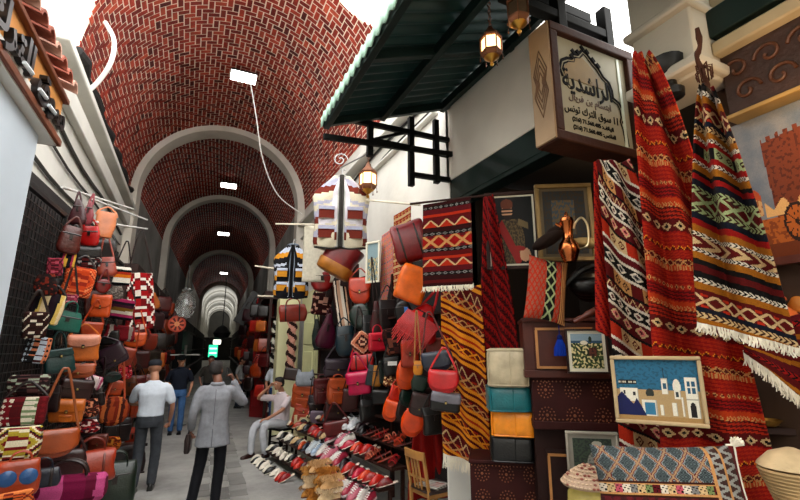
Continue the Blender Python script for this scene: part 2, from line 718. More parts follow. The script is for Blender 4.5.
# ---------------------------------------------------------------- left booth: pillar, soffit, sign board, tiles
BLUEW = mat('bluish_white_paint', '#c3ced8', .7, 0, .25, 8, .1)
g = MB()
g.box((-1.33, 3.0, 1.68), (.56, 1.1, 3.36))
struct(g.build('wall_booth', BLUEW, bevel=.015))
g = MB()
g.box((-1.30, 1.2, 3.42), (.62, 5.0, .12))
struct(g.build('trim_5', PLASTER))
g = MB()
g.box((-1.5, 1.2, 3.9), (.36, 5.0, .9))
struct(g.build('wall_upper_left', PLASTER))
t = thing('shop_sign', 'long orange wooden sign board with black raised letters under roof tiles', 'sign', (-1.0, 3.72, 3.38))
SIGNW = mat('sign_wood', '#c8843c', .5, 0, .15, 20, .15, coat=.1)
SIGNE = mat('sign_edge_wood', '#6d3414', .5, 0, .2, 20, .25)
MB().box((-.06, -1.6, .175), (.12, 3.2, .32)).build('board', SIGNW, t, bevel=.006)
MB().box((-.05, -1.6, .015), (.16, 3.24, .05)).build('frame', SIGNE, t, bevel=.006)
MB().box((-.05, -1.6, .345), (.17, 3.24, .035)).build('frame', SIGNE, t, bevel=.006)
BLK = mat('letter_black', '#0b0b0d', .35, 0, .05)
text_obj('letter', arabic('سوق الترك'), .25, BLK, t, (.012, -.72, .165), (PI / 2, 0, PI / 2), .03, .007, 1.25, 1.0)
# the white lower strokes of the letters
WL = mat('letter_white_edge', '#c9d0d4', .4)
for y0 in (-.32, -.52, -.80):
    MB().tube(smooth_path([(.05, y0, .10), (.065, y0 - .05, .075), (.05, y0 - .13, .085)], 4), .012, 6).build('letter_stroke', WL, t)
TILE = mat('roof_tile', '#a2523c', .75, 0, .5, 18, .35)
TILE2 = mat('roof_tile_pale', '#c99a86', .8, 0, .5, 18, .3)
for k in range(9):
    yk = 3.64 - k * .155
    o = MB()
    n = 10
    rings = []
    for s_ in (0, 1):
        xo = -1.35 + s_ * .43
        zo = 3.93 - s_ * .14
        rr = .055 + .012 * s_
        rings.append([Vector((xo, yk + rr * math.cos(PI * j / n), zo + rr * math.sin(PI * j / n))) for j in range(n + 1)] + [Vector((xo, yk + (rr - .018) * math.cos(PI * j / n), zo + (rr - .018) * math.sin(PI * j / n))) for j in range(n, -1, -1)])
    o.loft(rings)
    ob = o.build('roof_tile', TILE if k % 3 else TILE2)
    tag(ob, 'terracotta roof tile in the row above the orange sign board', 'roof tile', 'roof tiles over the left sign')

# the lane goes on behind the viewer between taller houses
g = MB()
g.box((-1.75, -3.3, 3.0), (1.3, 11.5, 6.0))
struct(g.build('wall_near_left', PLASTER))
g = MB()
g.box((4.2, -4.95, 3.2), (2.0, 8.0, 6.4))
struct(g.build('wall_near_right', OLDPLASTER))
g = MB()
g.box((1.0, -9.2, 3.2), (9.0, .4, 6.4))
struct(g.build('wall_behind', OLDPLASTER))

g = MB()
Pp = at(468, 490, 4.75)
g.box((Pp.x, Pp.y, .42), (.42, .3, .84), rot=(0, 0, -.6))
struct(g.build('wall_plinth', PLASTER, bevel=.02))
# ------------------------------------------------------------------ RIGHT: awning, panel, lattice, sign
AWG = mat('awning_green', '#123230', .5, .2, .1, 25, .25)
AWE = mat('awning_pale_edge', '#8fb3a0', .6, .1, .15, 20, .2)
t = thing('awning', 'dark green corrugated metal awning with pale wavy edge over the right shop', 'awning', (3.0, 3.0, 5.2))
ax0, ax1, az0, az1 = 1.22, 3.0, 4.60, 5.28


def awz(x):
    return lerp(az0, az1, (x - ax0) / (ax1 - ax0))


def corr(y):
    return .022 * math.sin(y * 2 * PI / .16)


g = MB()
g.grid(10, 520, lambda u, v: Vector((lerp(ax0, ax1, u) - 3.0, lerp(-1.5, 4.8, v) - 3.0, awz(lerp(ax0, ax1, u)) - 5.2 + .05 + corr(lerp(-1.5, 4.8, v)))))
g.build('corrugated_sheet', AWG, t, solid=.006)
g = MB()
g.grid(1, 520, lambda u, v: Vector((ax0 - 3.0 - .012, lerp(-1.5, 4.8, v) - 3.0, az0 - 5.2 - .06 * (1 - u) + .07 * u + corr(lerp(-1.5, 4.8, v)))))
g.build('edge_trim', AWE, t, solid=.012)
for x in (1.27, 2.0, 2.9):
    MB().bar((x - 3, -4.5, awz(x) - 5.2 - .04), (x - 3, 1.8, awz(x) - 5.2 - .04), .07, .12).build('beam', DGREEN, t, bevel=.006)
for y in (4.76, 3.4, 2.1, .6, -1.0):
    MB().bar((ax0 - 3, y - 3, awz(ax0) - 5.2 - .03), (0, y - 3, awz(ax1) - 5.2 - .03), .07, .09).build('purlin', DGREEN, t, bevel=.006)
MB().bar((ax0 - 3, 1.72, az0 - 5.2 - .22), (0, 1.72, az0 - 5.2 - .1), .05, .07).build('purlin', BLACKWOOD, t, bevel=.006)

# header panel above the shop opening
g = MB()
g.box((3.12, 3.95, 4.72), (.24, 1.86, 1.14))
struct(g.build('wall_header', mat('header_plaster', '#d3cdc0', .9, 0, 1., 5, .22, spec=.2), bevel=.012))
g = MB()
g.box((3.16, 3.76, 4.0), (.3, 2.2, .3))
g.box((3.1, 3.76, 3.83), (.16, 2.2, .06))
struct(g.build('trim_6', DGREEN, bevel=.008))
# lattice bracket at the far end of the awning
t = thing('lattice_bracket', 'black timber lattice bracket under the far end of the green awning', 'bracket', (2.95, 4.8, 4.0))
for x, z0, z1 in ((1.84, 4.28, 4.75), (2.42, 3.98, 4.95), (2.8, 4.08, 5.0)):
    MB().box((x - 2.95, 0, (z0 + z1) / 2 - 4.0), (.075, .07, z1 - z0)).build('post', BLACKWOOD, t, bevel=.005)
for z, x0 in ((4.72, 1.6), (4.5, 1.84), (4.14, 2.4)):
    MB().bar((x0 - 2.95, 0, z - 4.0), (.1, 0, z - 4.0 + .02), .06, .065).build('rail', BLACKWOOD, t, bevel=.005)
MB().bar((1.84 - 2.95, 0, .5), (2.42 - 2.95, 0, .75), .035).build('brace', BLACKWOOD, t)

# ------------------------------------------------------------------ box sign
t = thing('box_sign', 'square wooden box sign with Arabic lettering under a pointed arch', 'sign', (2.93, 2.3, 3.52))
SW, SH, SD = 1.0, 1.06, .24
SFR = mat('sign_frame_wood', '#3a1c10', .6, 0, .3, 22, .35, spec=.25)
SPAN = mat('sign_panel', '#9d967e', .6, 0, .05, 6, .12)
SLEG = mat('sign_side_wood', '#94795a', .6, 0, .3, 14, .25)
fr = .085
for nm, c, sz in (('frame_rail', (0, SD / 2, fr / 2), (SW, SD, fr)), ('frame_rail', (0, SD / 2, SH - fr / 2), (SW, SD, fr)), ('frame_post', (-SW / 2 + fr / 2, SD / 2, SH / 2), (fr, SD - .004, SH - .16)), ('frame_post', (SW / 2 - fr / 2, SD / 2, SH / 2), (fr, SD - .004, SH - .16))):
    MB().box(c, sz).build(nm, SFR, t, bevel=.012)
MB().box((0, .06, SH / 2), (SW - .15, .03, SH - .15)).build('panel', SPAN, t)
MB().box((.33, .042, SH / 2), (.035, .012, SH - .2)).build('light_tube', mat('tube_glass', '#cfd8c8', .3), t, bevel=.005)
sp = MB().box((-SW / 2 - .008, SD / 2, SH / 2), (.02, SD - .02, SH - .02)).build('side_panel', SLEG, t, bevel=.004)
INK = mat('sign_ink', '#060505', .7, bump=0, spec=.1)
CARV = mat('carving_brown', '#5b3c22', .6, bump=.1)
# diamond shaped ornament on the side
g = MB()
for k in range(4):
    s_ = 1 - k * .22
    q = [(-SW / 2 - .02, SD / 2 + dx * s_, SH / 2 + dz * s_) for dx, dz in ((0, .3), (.075, .1), (.05, 0), (.075, -.1), (0, -.3), (-.075, -.1), (-.05, 0), (-.075, .1))]
    g.tube(q, .006, 6, loop=True)
g.build('carving', CARV, t)
# arch drawn in two black bands
AP = [(-.40, .60), (-.43, .67), (-.40, .75), (-.33, .79), (-.27, .80), (-.25, .85), (-.19, .86), (-.13, .92), (-.07, .90), (.0, .84), (.06, .80), (.12, .73), (.19, .69), (.22, .62), (.225, .55), (.30, .52), (.335, .46), (.34, .38), (.32, .34), (.345, .28), (.36, .12)]
AP = [(x * .93 + .02, z) for x, z in AP]
g = MB()
for off, w in ((0, .014), (.034, .008)):
    pts = []
    for i, (x, z) in enumerate(AP):
        a = Vector(AP[max(i - 1, 0)]); b = Vector(AP[min(i + 1, len(AP) - 1)])
        d = (b - a).normalized()
        pts.append((x + d.y * off, .042, z - d.x * off))
    g.tube(pts, w, 6, flat=.35, upv=(0, 1, 0))
for i in range(4, 11):
    x, z = AP[i]
    g.box((x, .04, z + .02), (.05, .012, .03), rot=(0, R(45), 0))
g.build('arch_outline', INK, t)
ARCHT = mat('sign_tan_field', '#8d7446', .6, bump=.05)
g = MB()
g.poly([(x, z) for x, z in [(-.34, .6), (-.34, .69), (-.26, .77), (-.12, .85), (.0, .77), (.12, .66), (.12, .6)]], .040, .045)
g.build('arch_field', ARCHT, t)
face = (PI / 2, 0, 0)
text_obj('lettering', arabic('الراشدية'), .19, INK, t, (-.07, .042, .58), face, .003, .003, .95, 1.25)
text_obj('lettering', arabic('ابتسام بن فريال'), .08, mat('sign_ink_brown', '#4a2a12', .5, bump=0), t, (-.06, .042, .435), face, .002, .001, 1.0)
text_obj('lettering', arabic('سوق الترك تونس') + ' 11', .095, INK, t, (-.05, .042, .325), face, .002, .001, .8)
text_obj('lettering', '(216) 71.560.405 :' + arabic('الهاتف'), .05, INK, t, (-.05, .042, .235), face, .002, .0015, .95)
text_obj('lettering', '(216) 71.560.405 :' + arabic('الفاكس'), .05, INK, t, (-.04, .042, .165), face, .002, .0015, .95)
# black brackets the sign hangs from
t = thing('sign_bracket', 'black iron bracket bars from which the box sign hangs', 'bracket', (2.93, 2.4, 4.6))
for x in (-.28, .3):
    MB().box((x, .0, .22), (.1, .1, .42)).build('hanger', BLACKWOOD, t, bevel=.008)
MB().bar((-.9, .0, .14), (.3, .0, .14), .09, .08).build('bar', BLACKWOOD, t, bevel=.006)
MB().bar((-.9, .18, .45), (.3, .18, .45), .1, .1).build('bar', BLACKWOOD, t, bevel=.006)

# pilaster, cornice, frieze, mural
g = MB()
g.box((3.2, 1.78, 4.75), (.4, .46, 1.9))
g.box((3.16, 1.78, 3.86), (.5, .56, .08))
g.box((3.16, 1.78, 4.35), (.46, .52, .06))
struct(g.build('wall_pilaster', OLDPLASTER, bevel=.02))
o = MB()
o.lathe([(.04, .1), (.085, .12), (.09, .17), (.05, .2), (.045, .26), (.08, .29), (.11, .34), (.115, .42), (.04, .44)], 14)
o = o.build('iron_capital', BLACKM, loc=(2.98, 1.75, 3.58))
tag(o, 'black iron pipe end below the white pilaster beside the box sign', 'pipe')
g = MB()
g.box((3.35, .4, 4.02), (.34, 2.3, .10))
g.box((3.4, .4, 4.4), (.3, 2.3, .7))
struct(g.build('trim_7', mat('ochre_plaster', '#a89878', .85, 0, .4, 8, .2), bevel=.015))
g = MB()
g.box((3.28, .4, 4.22), (.2, 2.3, .22))
struct(g.build('trim_8', DGREEN, bevel=.01))
fz = thing('carved_frieze', 'dark carved wooden frieze with scrolling leaves above the painted mural', 'frieze', (3.26, .4, 3.5))
CW = mat('carved_wood', '#2c170e', .6, 0, .6, 26, .4)
MB().box((.05, 0, .24), (.08, 2.3, .48)).build('board', CW, fz, bevel=.004)
g = MB()
for k in range(12):
    yc = -1.05 + k * .19
    for sg in (-1, 1):
        pts = []
        for i in range(16):
            a = i / 15 * 3.6 * PI / 2 * 1.2
            r = .085 * (1 - i / 18)
            pts.append((-.0, yc + sg * .02 + r * math.cos(a) * sg, .24 + sg * .09 + r * math.sin(a)))
        g.tube(pts, .011, 6)
g.build('carving', mat('carved_wood_high', '#4a2a18', .5, 0, .3, 30, .3), fz)
MB().box((.02, 0, -.012), (.14, 2.3, .03)).build('moulding', mat('gilt_wood', '#8f7440', .5, .2), fz, bevel=.005)


def hx(c):
    return deep(c, 1.2)


def mural(u, v):
    u = u + .17
    # u 0 (far/left) .. 1 (near/right), v 0 bottom .. 1 top
    n = mnoise.noise(Vector((u * 9, v * 9, 2))) * .5
    n2 = mnoise.noise(Vector((u * 40, v * 40, 5)))
    q = min(max(.5 + n * .9 + n2 * .12, 0), 1)
    a_, b_ = hx('#5f7288'), hx('#93969a')
    sky = tuple(lerp(a_[i], b_[i], q) for i in range(3))
    c = sky
    # big gate tower on the right
    tx = .46
    if u > tx + .05 * max(0, .75 - v):
        top = .80 + (u - tx) * .1 + (.03 if int(u * 34) % 2 else 0)
        if v < top:
            c = hx('#7a3f24') if n2 > -.2 else hx('#5e2c18')
            if abs(u - .83) < .12 and v < .62 - ((u - .83) / .12) ** 2 * .16:
                c = hx('#d07f34') if v < .6 else hx('#3c1a0d')
    # dome, small houses
    if (u - .30) ** 2 / .01 + (v - .42) ** 2 / .008 < 1 and v > .42:
        c = hx('#b4562a')
    if .22 < u < .40 and .30 < v < .42:
        c = hx('#a06a42') if n2 > 0 else hx('#c9a77a')
    if u < .30 and .24 < v < .33 + n * .05:
        c = hx('#9aa3ab')
    if v < .27:
        c = hx('#b46a2c') if n2 + n > -.1 else hx('#8d4c1e')
    if v < .10:
        c = hx('#7a3f1b')
    # cart with wheel and white sacks
    du, dv = (u - .60) * 1.6, v - .22
    r = math.sqrt(du * du + dv * dv)
    if .42 < u < .78 and .28 < v < .36 + .03 * math.sin(u * 50):
        c = hx('#d8b27c')
    if r < .13:
        c = hx('#b46a2c')
        if r > .105 or r < .02 or abs(math.sin(math.atan2(dv, du) * 5)) < .22:
            c = hx('#2f160b')
    return c


def flat_paint(nm, fn, nu, nv, w, h, parent, loc, rot, m=None, zig=0.):
    g = MB()
    g.grid(nu, nv, lambda u, v: Vector(((u - .5) * w, 0, (v) * h)), col=fn)
    return g.build(nm, m or painted('canvas_paint', .6, 220, .08, .3, .1), parent, loc, rot, smooth=0, solid=.004)


t = thing('mural_painting', 'large mural of a red gate tower, dome and cart behind the rugs', 'painting', (3.36, 1.27, 2.5))
flat_paint('canvas', mural, 130, 110, .84, .98, t, (0, 0, 0), (0, 0, -PI / 2))
MB().box((-.02, 0, -.02), (.04, .86, .05)).build('frame', REDWOOD, t)
# booth back wall behind the mural
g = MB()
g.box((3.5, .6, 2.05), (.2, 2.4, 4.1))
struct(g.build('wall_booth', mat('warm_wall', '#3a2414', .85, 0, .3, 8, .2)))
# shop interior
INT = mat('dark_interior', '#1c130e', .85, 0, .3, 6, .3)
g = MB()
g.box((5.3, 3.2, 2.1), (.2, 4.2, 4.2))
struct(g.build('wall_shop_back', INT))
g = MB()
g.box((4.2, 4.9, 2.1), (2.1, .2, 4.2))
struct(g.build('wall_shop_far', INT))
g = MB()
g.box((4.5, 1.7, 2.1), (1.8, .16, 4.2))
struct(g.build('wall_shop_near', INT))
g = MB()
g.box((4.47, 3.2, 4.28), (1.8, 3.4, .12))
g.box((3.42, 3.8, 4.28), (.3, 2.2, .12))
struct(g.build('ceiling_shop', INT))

# ------------------------------------------------------------------ hanging lanterns
LGLOW = mat('lantern_glass', '#ffd9a0', .3, emit='#ffcf8a', es=2.2, bump=0)
LOFF = mat('lantern_glass_dark', '#4a3a2a', .2, bump=0)
LMET = mat('lantern_metal', '#6b3f24', .45, .6, .2, 40, .3)


def lantern(P, s, lit, label, chain, ring=6):
    t = thing('lantern', label, 'lantern', P, rng.uniform(0, 1), 'hanging lanterns')
    n = 6
    g = MB()
    g.lathe([(.015 * s, -.30 * s), (.03 * s, -.27 * s), (.012 * s, -.24 * s), (.05 * s, -.21 * s), (.10 * s, -.17 * s)], n * 2)
    g.build('finial', BRASS, t)
    g = MB()
    g.lathe([(.10 * s, -.17 * s), (.135 * s, -.13 * s), (.14 * s, -.09 * s)], n)
    g.lathe([(.14 * s, .10 * s), (.15 * s, .12 * s), (.11 * s, .17 * s), (.05 * s, .23 * s), (.035 * s, .28 * s), (.01 * s, .3 * s)], n)
    for k in range(n):
        a = 2 * PI * k / n
        x, y = .137 * s * math.cos(a), .137 * s * math.sin(a)
        g.bar((x, y, -.1 * s), (x, y, .11 * s), .014 * s)
        g.ell((.145 * s * math.cos(a), .145 * s * math.sin(a), -.2 * s), (.011 * s, .011 * s, .022 * s), n=6, k=4)
        g.bar((x, y, -.13 * s), (.145 * s * math.cos(a), .145 * s * math.sin(a), -.19 * s), .006 * s)
    g.build('cage', LMET, t)
    MB().lathe([(.10 * s, -.1 * s), (.122 * s, -.08 * s), (.122 * s, .09 * s), (.1 * s, .1 * s)], n).build('glass', LGLOW if lit else LOFF, t, smooth=0)
    g = MB()
    k = 0
    z = .3 * s
    while z < .3 * s + chain:
        pts = [(.014 * math.cos(a) if k % 2 else 0, 0 if k % 2 else .014 * math.cos(a), z + .022 * math.sin(a)) for a in [2 * PI * i / 8 for i in range(8)]]
        g.tube(pts, .004, 5, loop=True)
        z += .036
        k += 1
    g.build('chain', LMET, t)
    return t


lantern(at(491, 46, 3.7), .64, True, 'lit brass lantern hanging on a chain under the green awning', .55)
lantern(at(518, 12, 3.4), .64, False, 'unlit copper lantern nearest the box sign, under the awning', .4)
lantern(at(368, 180, 7.0), 1.0, True, 'small amber lantern hanging against the white right wall by the lattice bracket', .7)
# curl hook on the white wall
g = MB()
g.tube([at(340, 168, 8.2) + Vector((.0, 0, .16)) + RT * (.14 * (1 - i / 22) * math.cos(i * .5)) + Vector((0, 0, .14 * (1 - i / 22) * math.sin(i * .5))) for i in range(18)], .012, 6)
g.tube([at(340, 168, 8.2), at(375, 150, 7.9)], .014, 6)
tag(g.build('scroll_bracket', STEEL), 'thin curled iron scroll bracket on the right wall under the vault', 'bracket')
# dark wires on the right wall
g = MB()
for k in range(3):
    g.tube(smooth_path([onx(330 + k * 3, 232 - k * 22, XR - .03), onx(375, 168 - k * 14, XR - .03), onx(430, 112 - k * 10, XR - .03)], 6), .022, 6)
tag(g.build('wall_cables', mat('black_cable', '#101010', .6)), 'black cables running along the top of the white right wall', 'cable')

# ------------------------------------------------------------------ RUGS
K = {k: deep(v, 1.3) for k, v in dict(red='#a01a14', dred='#6a100f', deep='#40090c', orange='#c04e1e', orr='#b23a1a', yel='#e09c30', och='#a8701e', cream='#cdb48c', white='#d8cfc0', black='#17110f', navy='#1d2233', brown='#4b2415', pink='#d98a86', sage='#a9b48a', teal='#3d6f72', grey='#8d8a88', gold='#c8952f', tan='#c79a68', wine='#6a1420').items()}


def band_fn(bands, W, L, wob=0.):
    """bands: list of (height m, kind, c1, c2, c3, period m) from the top"""
    tot = sum(b[0] for b in bands)

    def f(u, v):
        d = ((1 - v) * L) % tot
        x = u * W + wob * math.sin(d * 7)
        for b in bands:
            if d < b[0]:
                h, kind, c1 = b[0], b[1], K[b[2]]
                c2 = K[b[3]] if len(b) > 3 else c1
                c3 = K[b[4]] if len(b) > 4 else c2
                P = b[5] if len(b) > 5 else h
                t = d / h
                s = (x / P) % 1
                tri = abs(s - .5) * 2
                if kind == 'p':
                    return c1
                if kind == 'zig':
                    e = (t - tri)
                    return c2 if abs(e) < .13 else (c3 if e > 0 else c1)
                if kind == 'chev':
                    e = ((x / P + abs(t - .5) * 1.4) % 1)
                    return c2 if e < .45 else c1
                if kind == 'dia':
                    e = abs(s - .5) * 2 + abs(t - .5) * 2
                    return c3 if e < .38 else (c2 if e < .85 else c1)
                if kind == 'dia2':
                    e = abs(s - .5) * 2 + abs(t - .5) * 2
                    return c1 if e < .3 else (c2 if e < .55 else (c3 if e < .8 else c1))
                if kind == 'dash':
                    return c2 if s < .5 else c1
                if kind == 'x':
                    e = min(abs(t - s), abs(t - 1 + s))
                    return c2 if e < .12 else (c3 if abs(s - .5) < .18 and abs(t - .5) > .3 else c1)
                if kind == 'tri':
                    return c2 if t > tri else c1
                if kind == 'str':
                    return c2 if int(t * 7) % 2 else c1
                if kind == 'block':
                    k2 = int(x / P) % 3
                    if k2 == 0:
                        return c1
                    q = (x / P % 1)
                    e = abs(q - .5) * 2 + abs(t - .5) * 2
                    return c3 if .45 < e < .75 or e < .2 else c2
            d -= b[0]
        return K['black']
    return f


WEAVE = painted('painted_weave', .88, 150, .4, .2, .2)
FRINGE = mat('fringe_cream', '#e4dcc8', .9, 0, .3, 60, .15)


def fringe_mesh(pts, length, n, amp=.02, r=.005, seed=2):
    rr = random.Random(seed)
    g = MB()
    for i in range(n):
        t = i / (n - 1) * (len(pts) - 1)
        k = min(int(t), len(pts) - 2)
        P = pts[k].lerp(pts[k + 1], t - k)
        q = [P + Vector((0, 0, .01)), P + Vector((rr.uniform(-amp, amp) * .5, rr.uniform(-.01, .01), -length * .5)), P + Vector((rr.uniform(-amp, amp), rr.uniform(-.015, .015), -length * rr.uniform(.8, 1.1)))]
        g.tube(q, [r, r * .9, r * .5], 5)
    return g


def rug(name, label, corners, fn, nu=70, nv=200, folds=3, famp=.04, shear=0., fringe=0, group=None, curve=1.0, cat='rug', foldp=0.):
    """corners: TL, TR, BL, BR world points; hangs between them; folds push it along its normal"""
    TL, TR, BL, BR = [Vector(c) for c in corners]
    base = (BL + BR) / 2
    nrm = ((TR + BR - TL - BL).cross(Vector((0, 0, 1)))).normalized()
    if nrm.dot(EYE - base) < 0:
        nrm = -nrm

    def P(u, v):
        w = (1 - v) ** curve
        a = TL.lerp(BL, w) if curve == 1 else TL.lerp(BL, w) + Vector((0, 0, 0))
        Lp = Vector((lerp(TL.x, BL.x, w), lerp(TL.y, BL.y, w), lerp(TL.z, BL.z, 1 - v)))
        Rp = Vector((lerp(TR.x, BR.x, w), lerp(TR.y, BR.y, w), lerp(TR.z, BR.z, 1 - v)))
        q = Lp.lerp(Rp, u)
        dd = famp * math.sin(u * folds * 2 * PI + foldp + v * 1.3) * (.35 + .65 * (1 - abs(v - .4))) + famp * .5 * math.sin(u * folds * 4.7 + v * 5)
        return q + nrm * dd - base
    t = thing(name, label, cat, base, 0, group)
    g = MB()
    g.grid(nu, nv, P, col=lambda u, v: fn(u, v))
    g.build('woven_cloth', WEAVE, t, solid=.012, smooth=80, fix=False)
    if fringe:
        pts = [P(i / 40, 0) for i in range(41)]
        fringe_mesh(pts, fringe, 90, seed=len(label)).build('fringe', FRINGE, t)
    return t


def rl(TL, TR, BL, BR, D, D2=None):
    """corner pixels to points, left edge at depth D and right at D2"""
    D2 = D2 or D
    return at(*TL, D), at(*TR, D2), at(*BL, D), at(*BR, D2)


# E big red carpet
big = [(.09, 'str', 'red', 'orr'), (.035, 'dia', 'orr', 'tan', 'dred', .04), (.08, 'str', 'red', 'dred'), (.03, 'p', 'orange'), (.03, 'chev', 'orange', 'tan', 'tan', .025), (.09, 'str', 'dred', 'orr'), (.07, 'dia', 'dred', 'cream', 'black', .10), (.09, 'str', 'red', 'orr'), (.03, 'zig', 'orr', 'yel', 'dred', .05), (.06, 'str', 'red', 'orr'), (.045, 'x', 'dred', 'tan', 'orange', .06), (.03, 'dash', 'orange', 'tan', 'tan', .02)]


def sheared(fn, k):
    return lambda u, v: fn(u, min(max(v + k * (u - .5), -4), 5))


rug('carpet', 'tall orange-red carpet with small diamonds, hanging pinched at its top, between two kilims',
    rl((634, 52), (648, 58), (668, 520), (786, 503), 2.75, 2.6), sheared(band_fn(big, .66, 2.9), .06), 80, 320, 2, .07, curve=.58)
# F striped kilim with fringe in front
fb = [(.045, 'p', 'black'), (.035, 'chev', 'white', 'black', 'black', .03), (.05, 'p', 'och'), (.03, 'p', 'dred'), (.10, 'x', 'dred', 'cream', 'orr', .11), (.035, 'p', 'navy'), (.045, 'chev', 'cream', 'brown', 'brown', .035), (.04, 'p', 'och'), (.03, 'chev', 'white', 'brown', 'brown', .03), (.035, 'p', 'red'), (.08, 'block', 'black', 'sage', 'brown', .07), (.04, 'p', 'red'), (.03, 'chev', 'white', 'brown', 'brown', .03),
      (.05, 'p', 'och'), (.03, 'p', 'black'), (.04, 'p', 'red'), (.05, 'p', 'navy'), (.045, 'chev', 'sage', 'brown', 'brown', .04), (.11, 'x', 'dred', 'sage', 'brown', .14), (.045, 'chev', 'sage', 'brown', 'brown', .04), (.05, 'p', 'navy'), (.045, 'p', 'red'), (.05, 'p', 'och'), (.03, 'chev', 'white', 'black', 'black', .03), (.09, 'chev', 'dred', 'cream', 'cream', .12), (.03, 'chev', 'white', 'black', 'black', .03), (.05, 'p', 'och'), (.04, 'p', 'black'), (.05, 'p', 'dred')]
rug('kilim', 'striped black, ochre and sage kilim with white fringe, hanging frontmost at the right',
    rl((699, 84), (716, 92), (700, 322), (800, 348), 2.45, 2.25), sheared(band_fn([(q[0] * .88,) + q[1:5] + ((q[5] * .85,) if len(q) > 5 else ()) for q in fb], .5, 1.55), .02), 90, 330, 2, .06, fringe=.055, curve=.72, foldp=1.)
# knotted tuft and rope above it
g = MB()
g.tube(smooth_path([at(697, 28, 2.4), at(700, 45, 2.4), at(697, 58, 2.4), at(704, 75, 2.4), at(708, 90, 2.4)], 5), [.011, .012, .014, .017, .014] * 4 + [.016], 8)
for k in range(14):
    a = k / 14 * 2 * PI
    P = at(703, 66, 2.4)
    g.tube([P, P + Vector((.04 * math.cos(a), .04 * math.sin(a), .0 - .03 * (k % 3))), P + Vector((.035 * math.cos(a), .035 * math.sin(a), -.08))], .004, 5)
tag(g.build('hanging_rope', cloth('#6b4a3a')), 'knotted rope holding the gathered top of the striped fringed kilim', 'rope')
# D black white and red kilim
db = [(.05, 'p', 'wine'), (.02, 'p', 'white'), (.08, 'dia2', 'black', 'grey', 'white', .11), (.02, 'p', 'white'), (.09, 'block', 'dred', 'tan', 'brown', .075), (.02, 'p', 'black'), (.05, 'zig', 'dred', 'cream', 'wine', .05), (.02, 'p', 'white'), (.07, 'dia', 'black', 'white', 'wine', .07), (.02, 'p', 'white'), (.10, 'dia2', 'wine', 'pink', 'cream', .10), (.02, 'p', 'black'), (.09, 'block', 'orr', 'cream', 'dred', .08), (.02, 'p', 'white')]
rug('kilim', 'black, white and red kilim with diamond rows, hanging beside the portrait and mirror',
    rl((597, 160), (628, 162), (622, 470), (715, 452), 3.05, 2.95), sheared(band_fn(db, .55, 2.0), .20), 90, 300, 2, .04, curve=.8)
# narrow red strip at its left edge
rug('carpet', 'narrow red carpet edge showing at left of the black and white kilim',
    rl((594, 162), (606, 160), (596, 330), (622, 345), 3.15, 3.1), sheared(band_fn([(.06, 'str', 'red', 'dred'), (.03, 'p', 'orr')], .2, 1.2), .3), 24, 120, 1, .02, curve=.9)
# A yellow and red
ab = [(.10, 'zig', 'dred', 'cream', 'wine', .10), (.09, 'x', 'wine', 'tan', 'orr', .10), (.035, 'p', 'yel'), (.03, 'p', 'dred'), (.04, 'p', 'yel'), (.03, 'p', 'dred'), (.07, 'x', 'dred', 'tan', 'orr', .09), (.035, 'p', 'yel'), (.03, 'p', 'dred'), (.045, 'p', 'yel'), (.025, 'p', 'orr'), (.04, 'p', 'yel'), (.03, 'p', 'dred'), (.08, 'x', 'dred', 'yel', 'orr', .1), (.035, 'p', 'yel'), (.03, 'p', 'dred'), (.04, 'p', 'yel'), (.03, 'p', 'dred')]
rug('kilim', 'long yellow and red striped kilim with cream fringe, hanging behind the wooden chair',
    rl((441, 292), (482, 285), (444, 452), (492, 470), 4.45, 4.25), sheared(band_fn(ab, .5, 1.8), .15), 70, 240, 2, .035, fringe=.13, foldp=.6)
# C dark red drape
cb = [(.05, 'str', 'dred', 'deep'), (.03, 'p', 'red'), (.03, 'str', 'wine', 'red')]
rug('carpet', 'narrow dark red carpet hanging gathered at its top, left of the bearded man portrait',
    rl((484, 197), (494, 195), (483, 352), (519, 352), 4.3, 4.15), sheared(band_fn(cb, .35, 1.5), .35), 40, 160, 2, .03, curve=.8)
# B rug on rod
bb = [(.03, 'p', 'deep'), (.03, 'dia', 'black', 'grey', 'black', .05), (.05, 'p', 'wine'), (.025, 'p', 'orr'), (.03, 'p', 'dred'), (.07, 'zig', 'wine', 'cream', 'orr', .15), (.045, 'p', 'deep'), (.035, 'dia', 'black', 'grey', 'black', .06), (.12, 'x', 'red', 'tan', 'wine', .15), (.035, 'dia', 'black', 'grey', 'black', .06), (.045, 'p', 'dred'), (.025, 'p', 'orr'), (.07, 'zig', 'wine', 'cream', 'orr', .15), (.05, 'p', 'wine'), (.035, 'dia', 'black', 'grey', 'black', .06), (.045, 'p', 'deep'), (.03, 'p', 'dred')]
cs = rl((423, 205), (471, 197), (423, 287), (473, 284), 4.05, 3.95)
rug('rug', 'small red woven rug with white fringe, spread flat on a rod above the stall',
    cs, band_fn(bb, .46, .80), 80, 160, 1, .008, fringe=.05)
g = MB()
g.tube([cs[0] - RT * .12 + Vector((0, 0, .01)), cs[1] + RT * .18 + Vector((0, 0, .02))], .011, 8)
tag(g.build('hanging_rod', DARKWOOD), 'thin dark rod carrying the small red fringed rug', 'rod')
# G rug behind at the right bottom
rug('rug', 'dark striped rug with fringe hanging low at the right, behind the fringed kilim',
    rl((742, 330), (812, 310), (744, 352), (812, 405), 2.65, 2.5), sheared(band_fn([(.05, 'p', 'wine'), (.04, 'chev', 'red', 'black', 'black', .05), (.05, 'p', 'dred'), (.03, 'p', 'och')], .5, .5), -.1), 50, 80, 1, .03, fringe=.08)
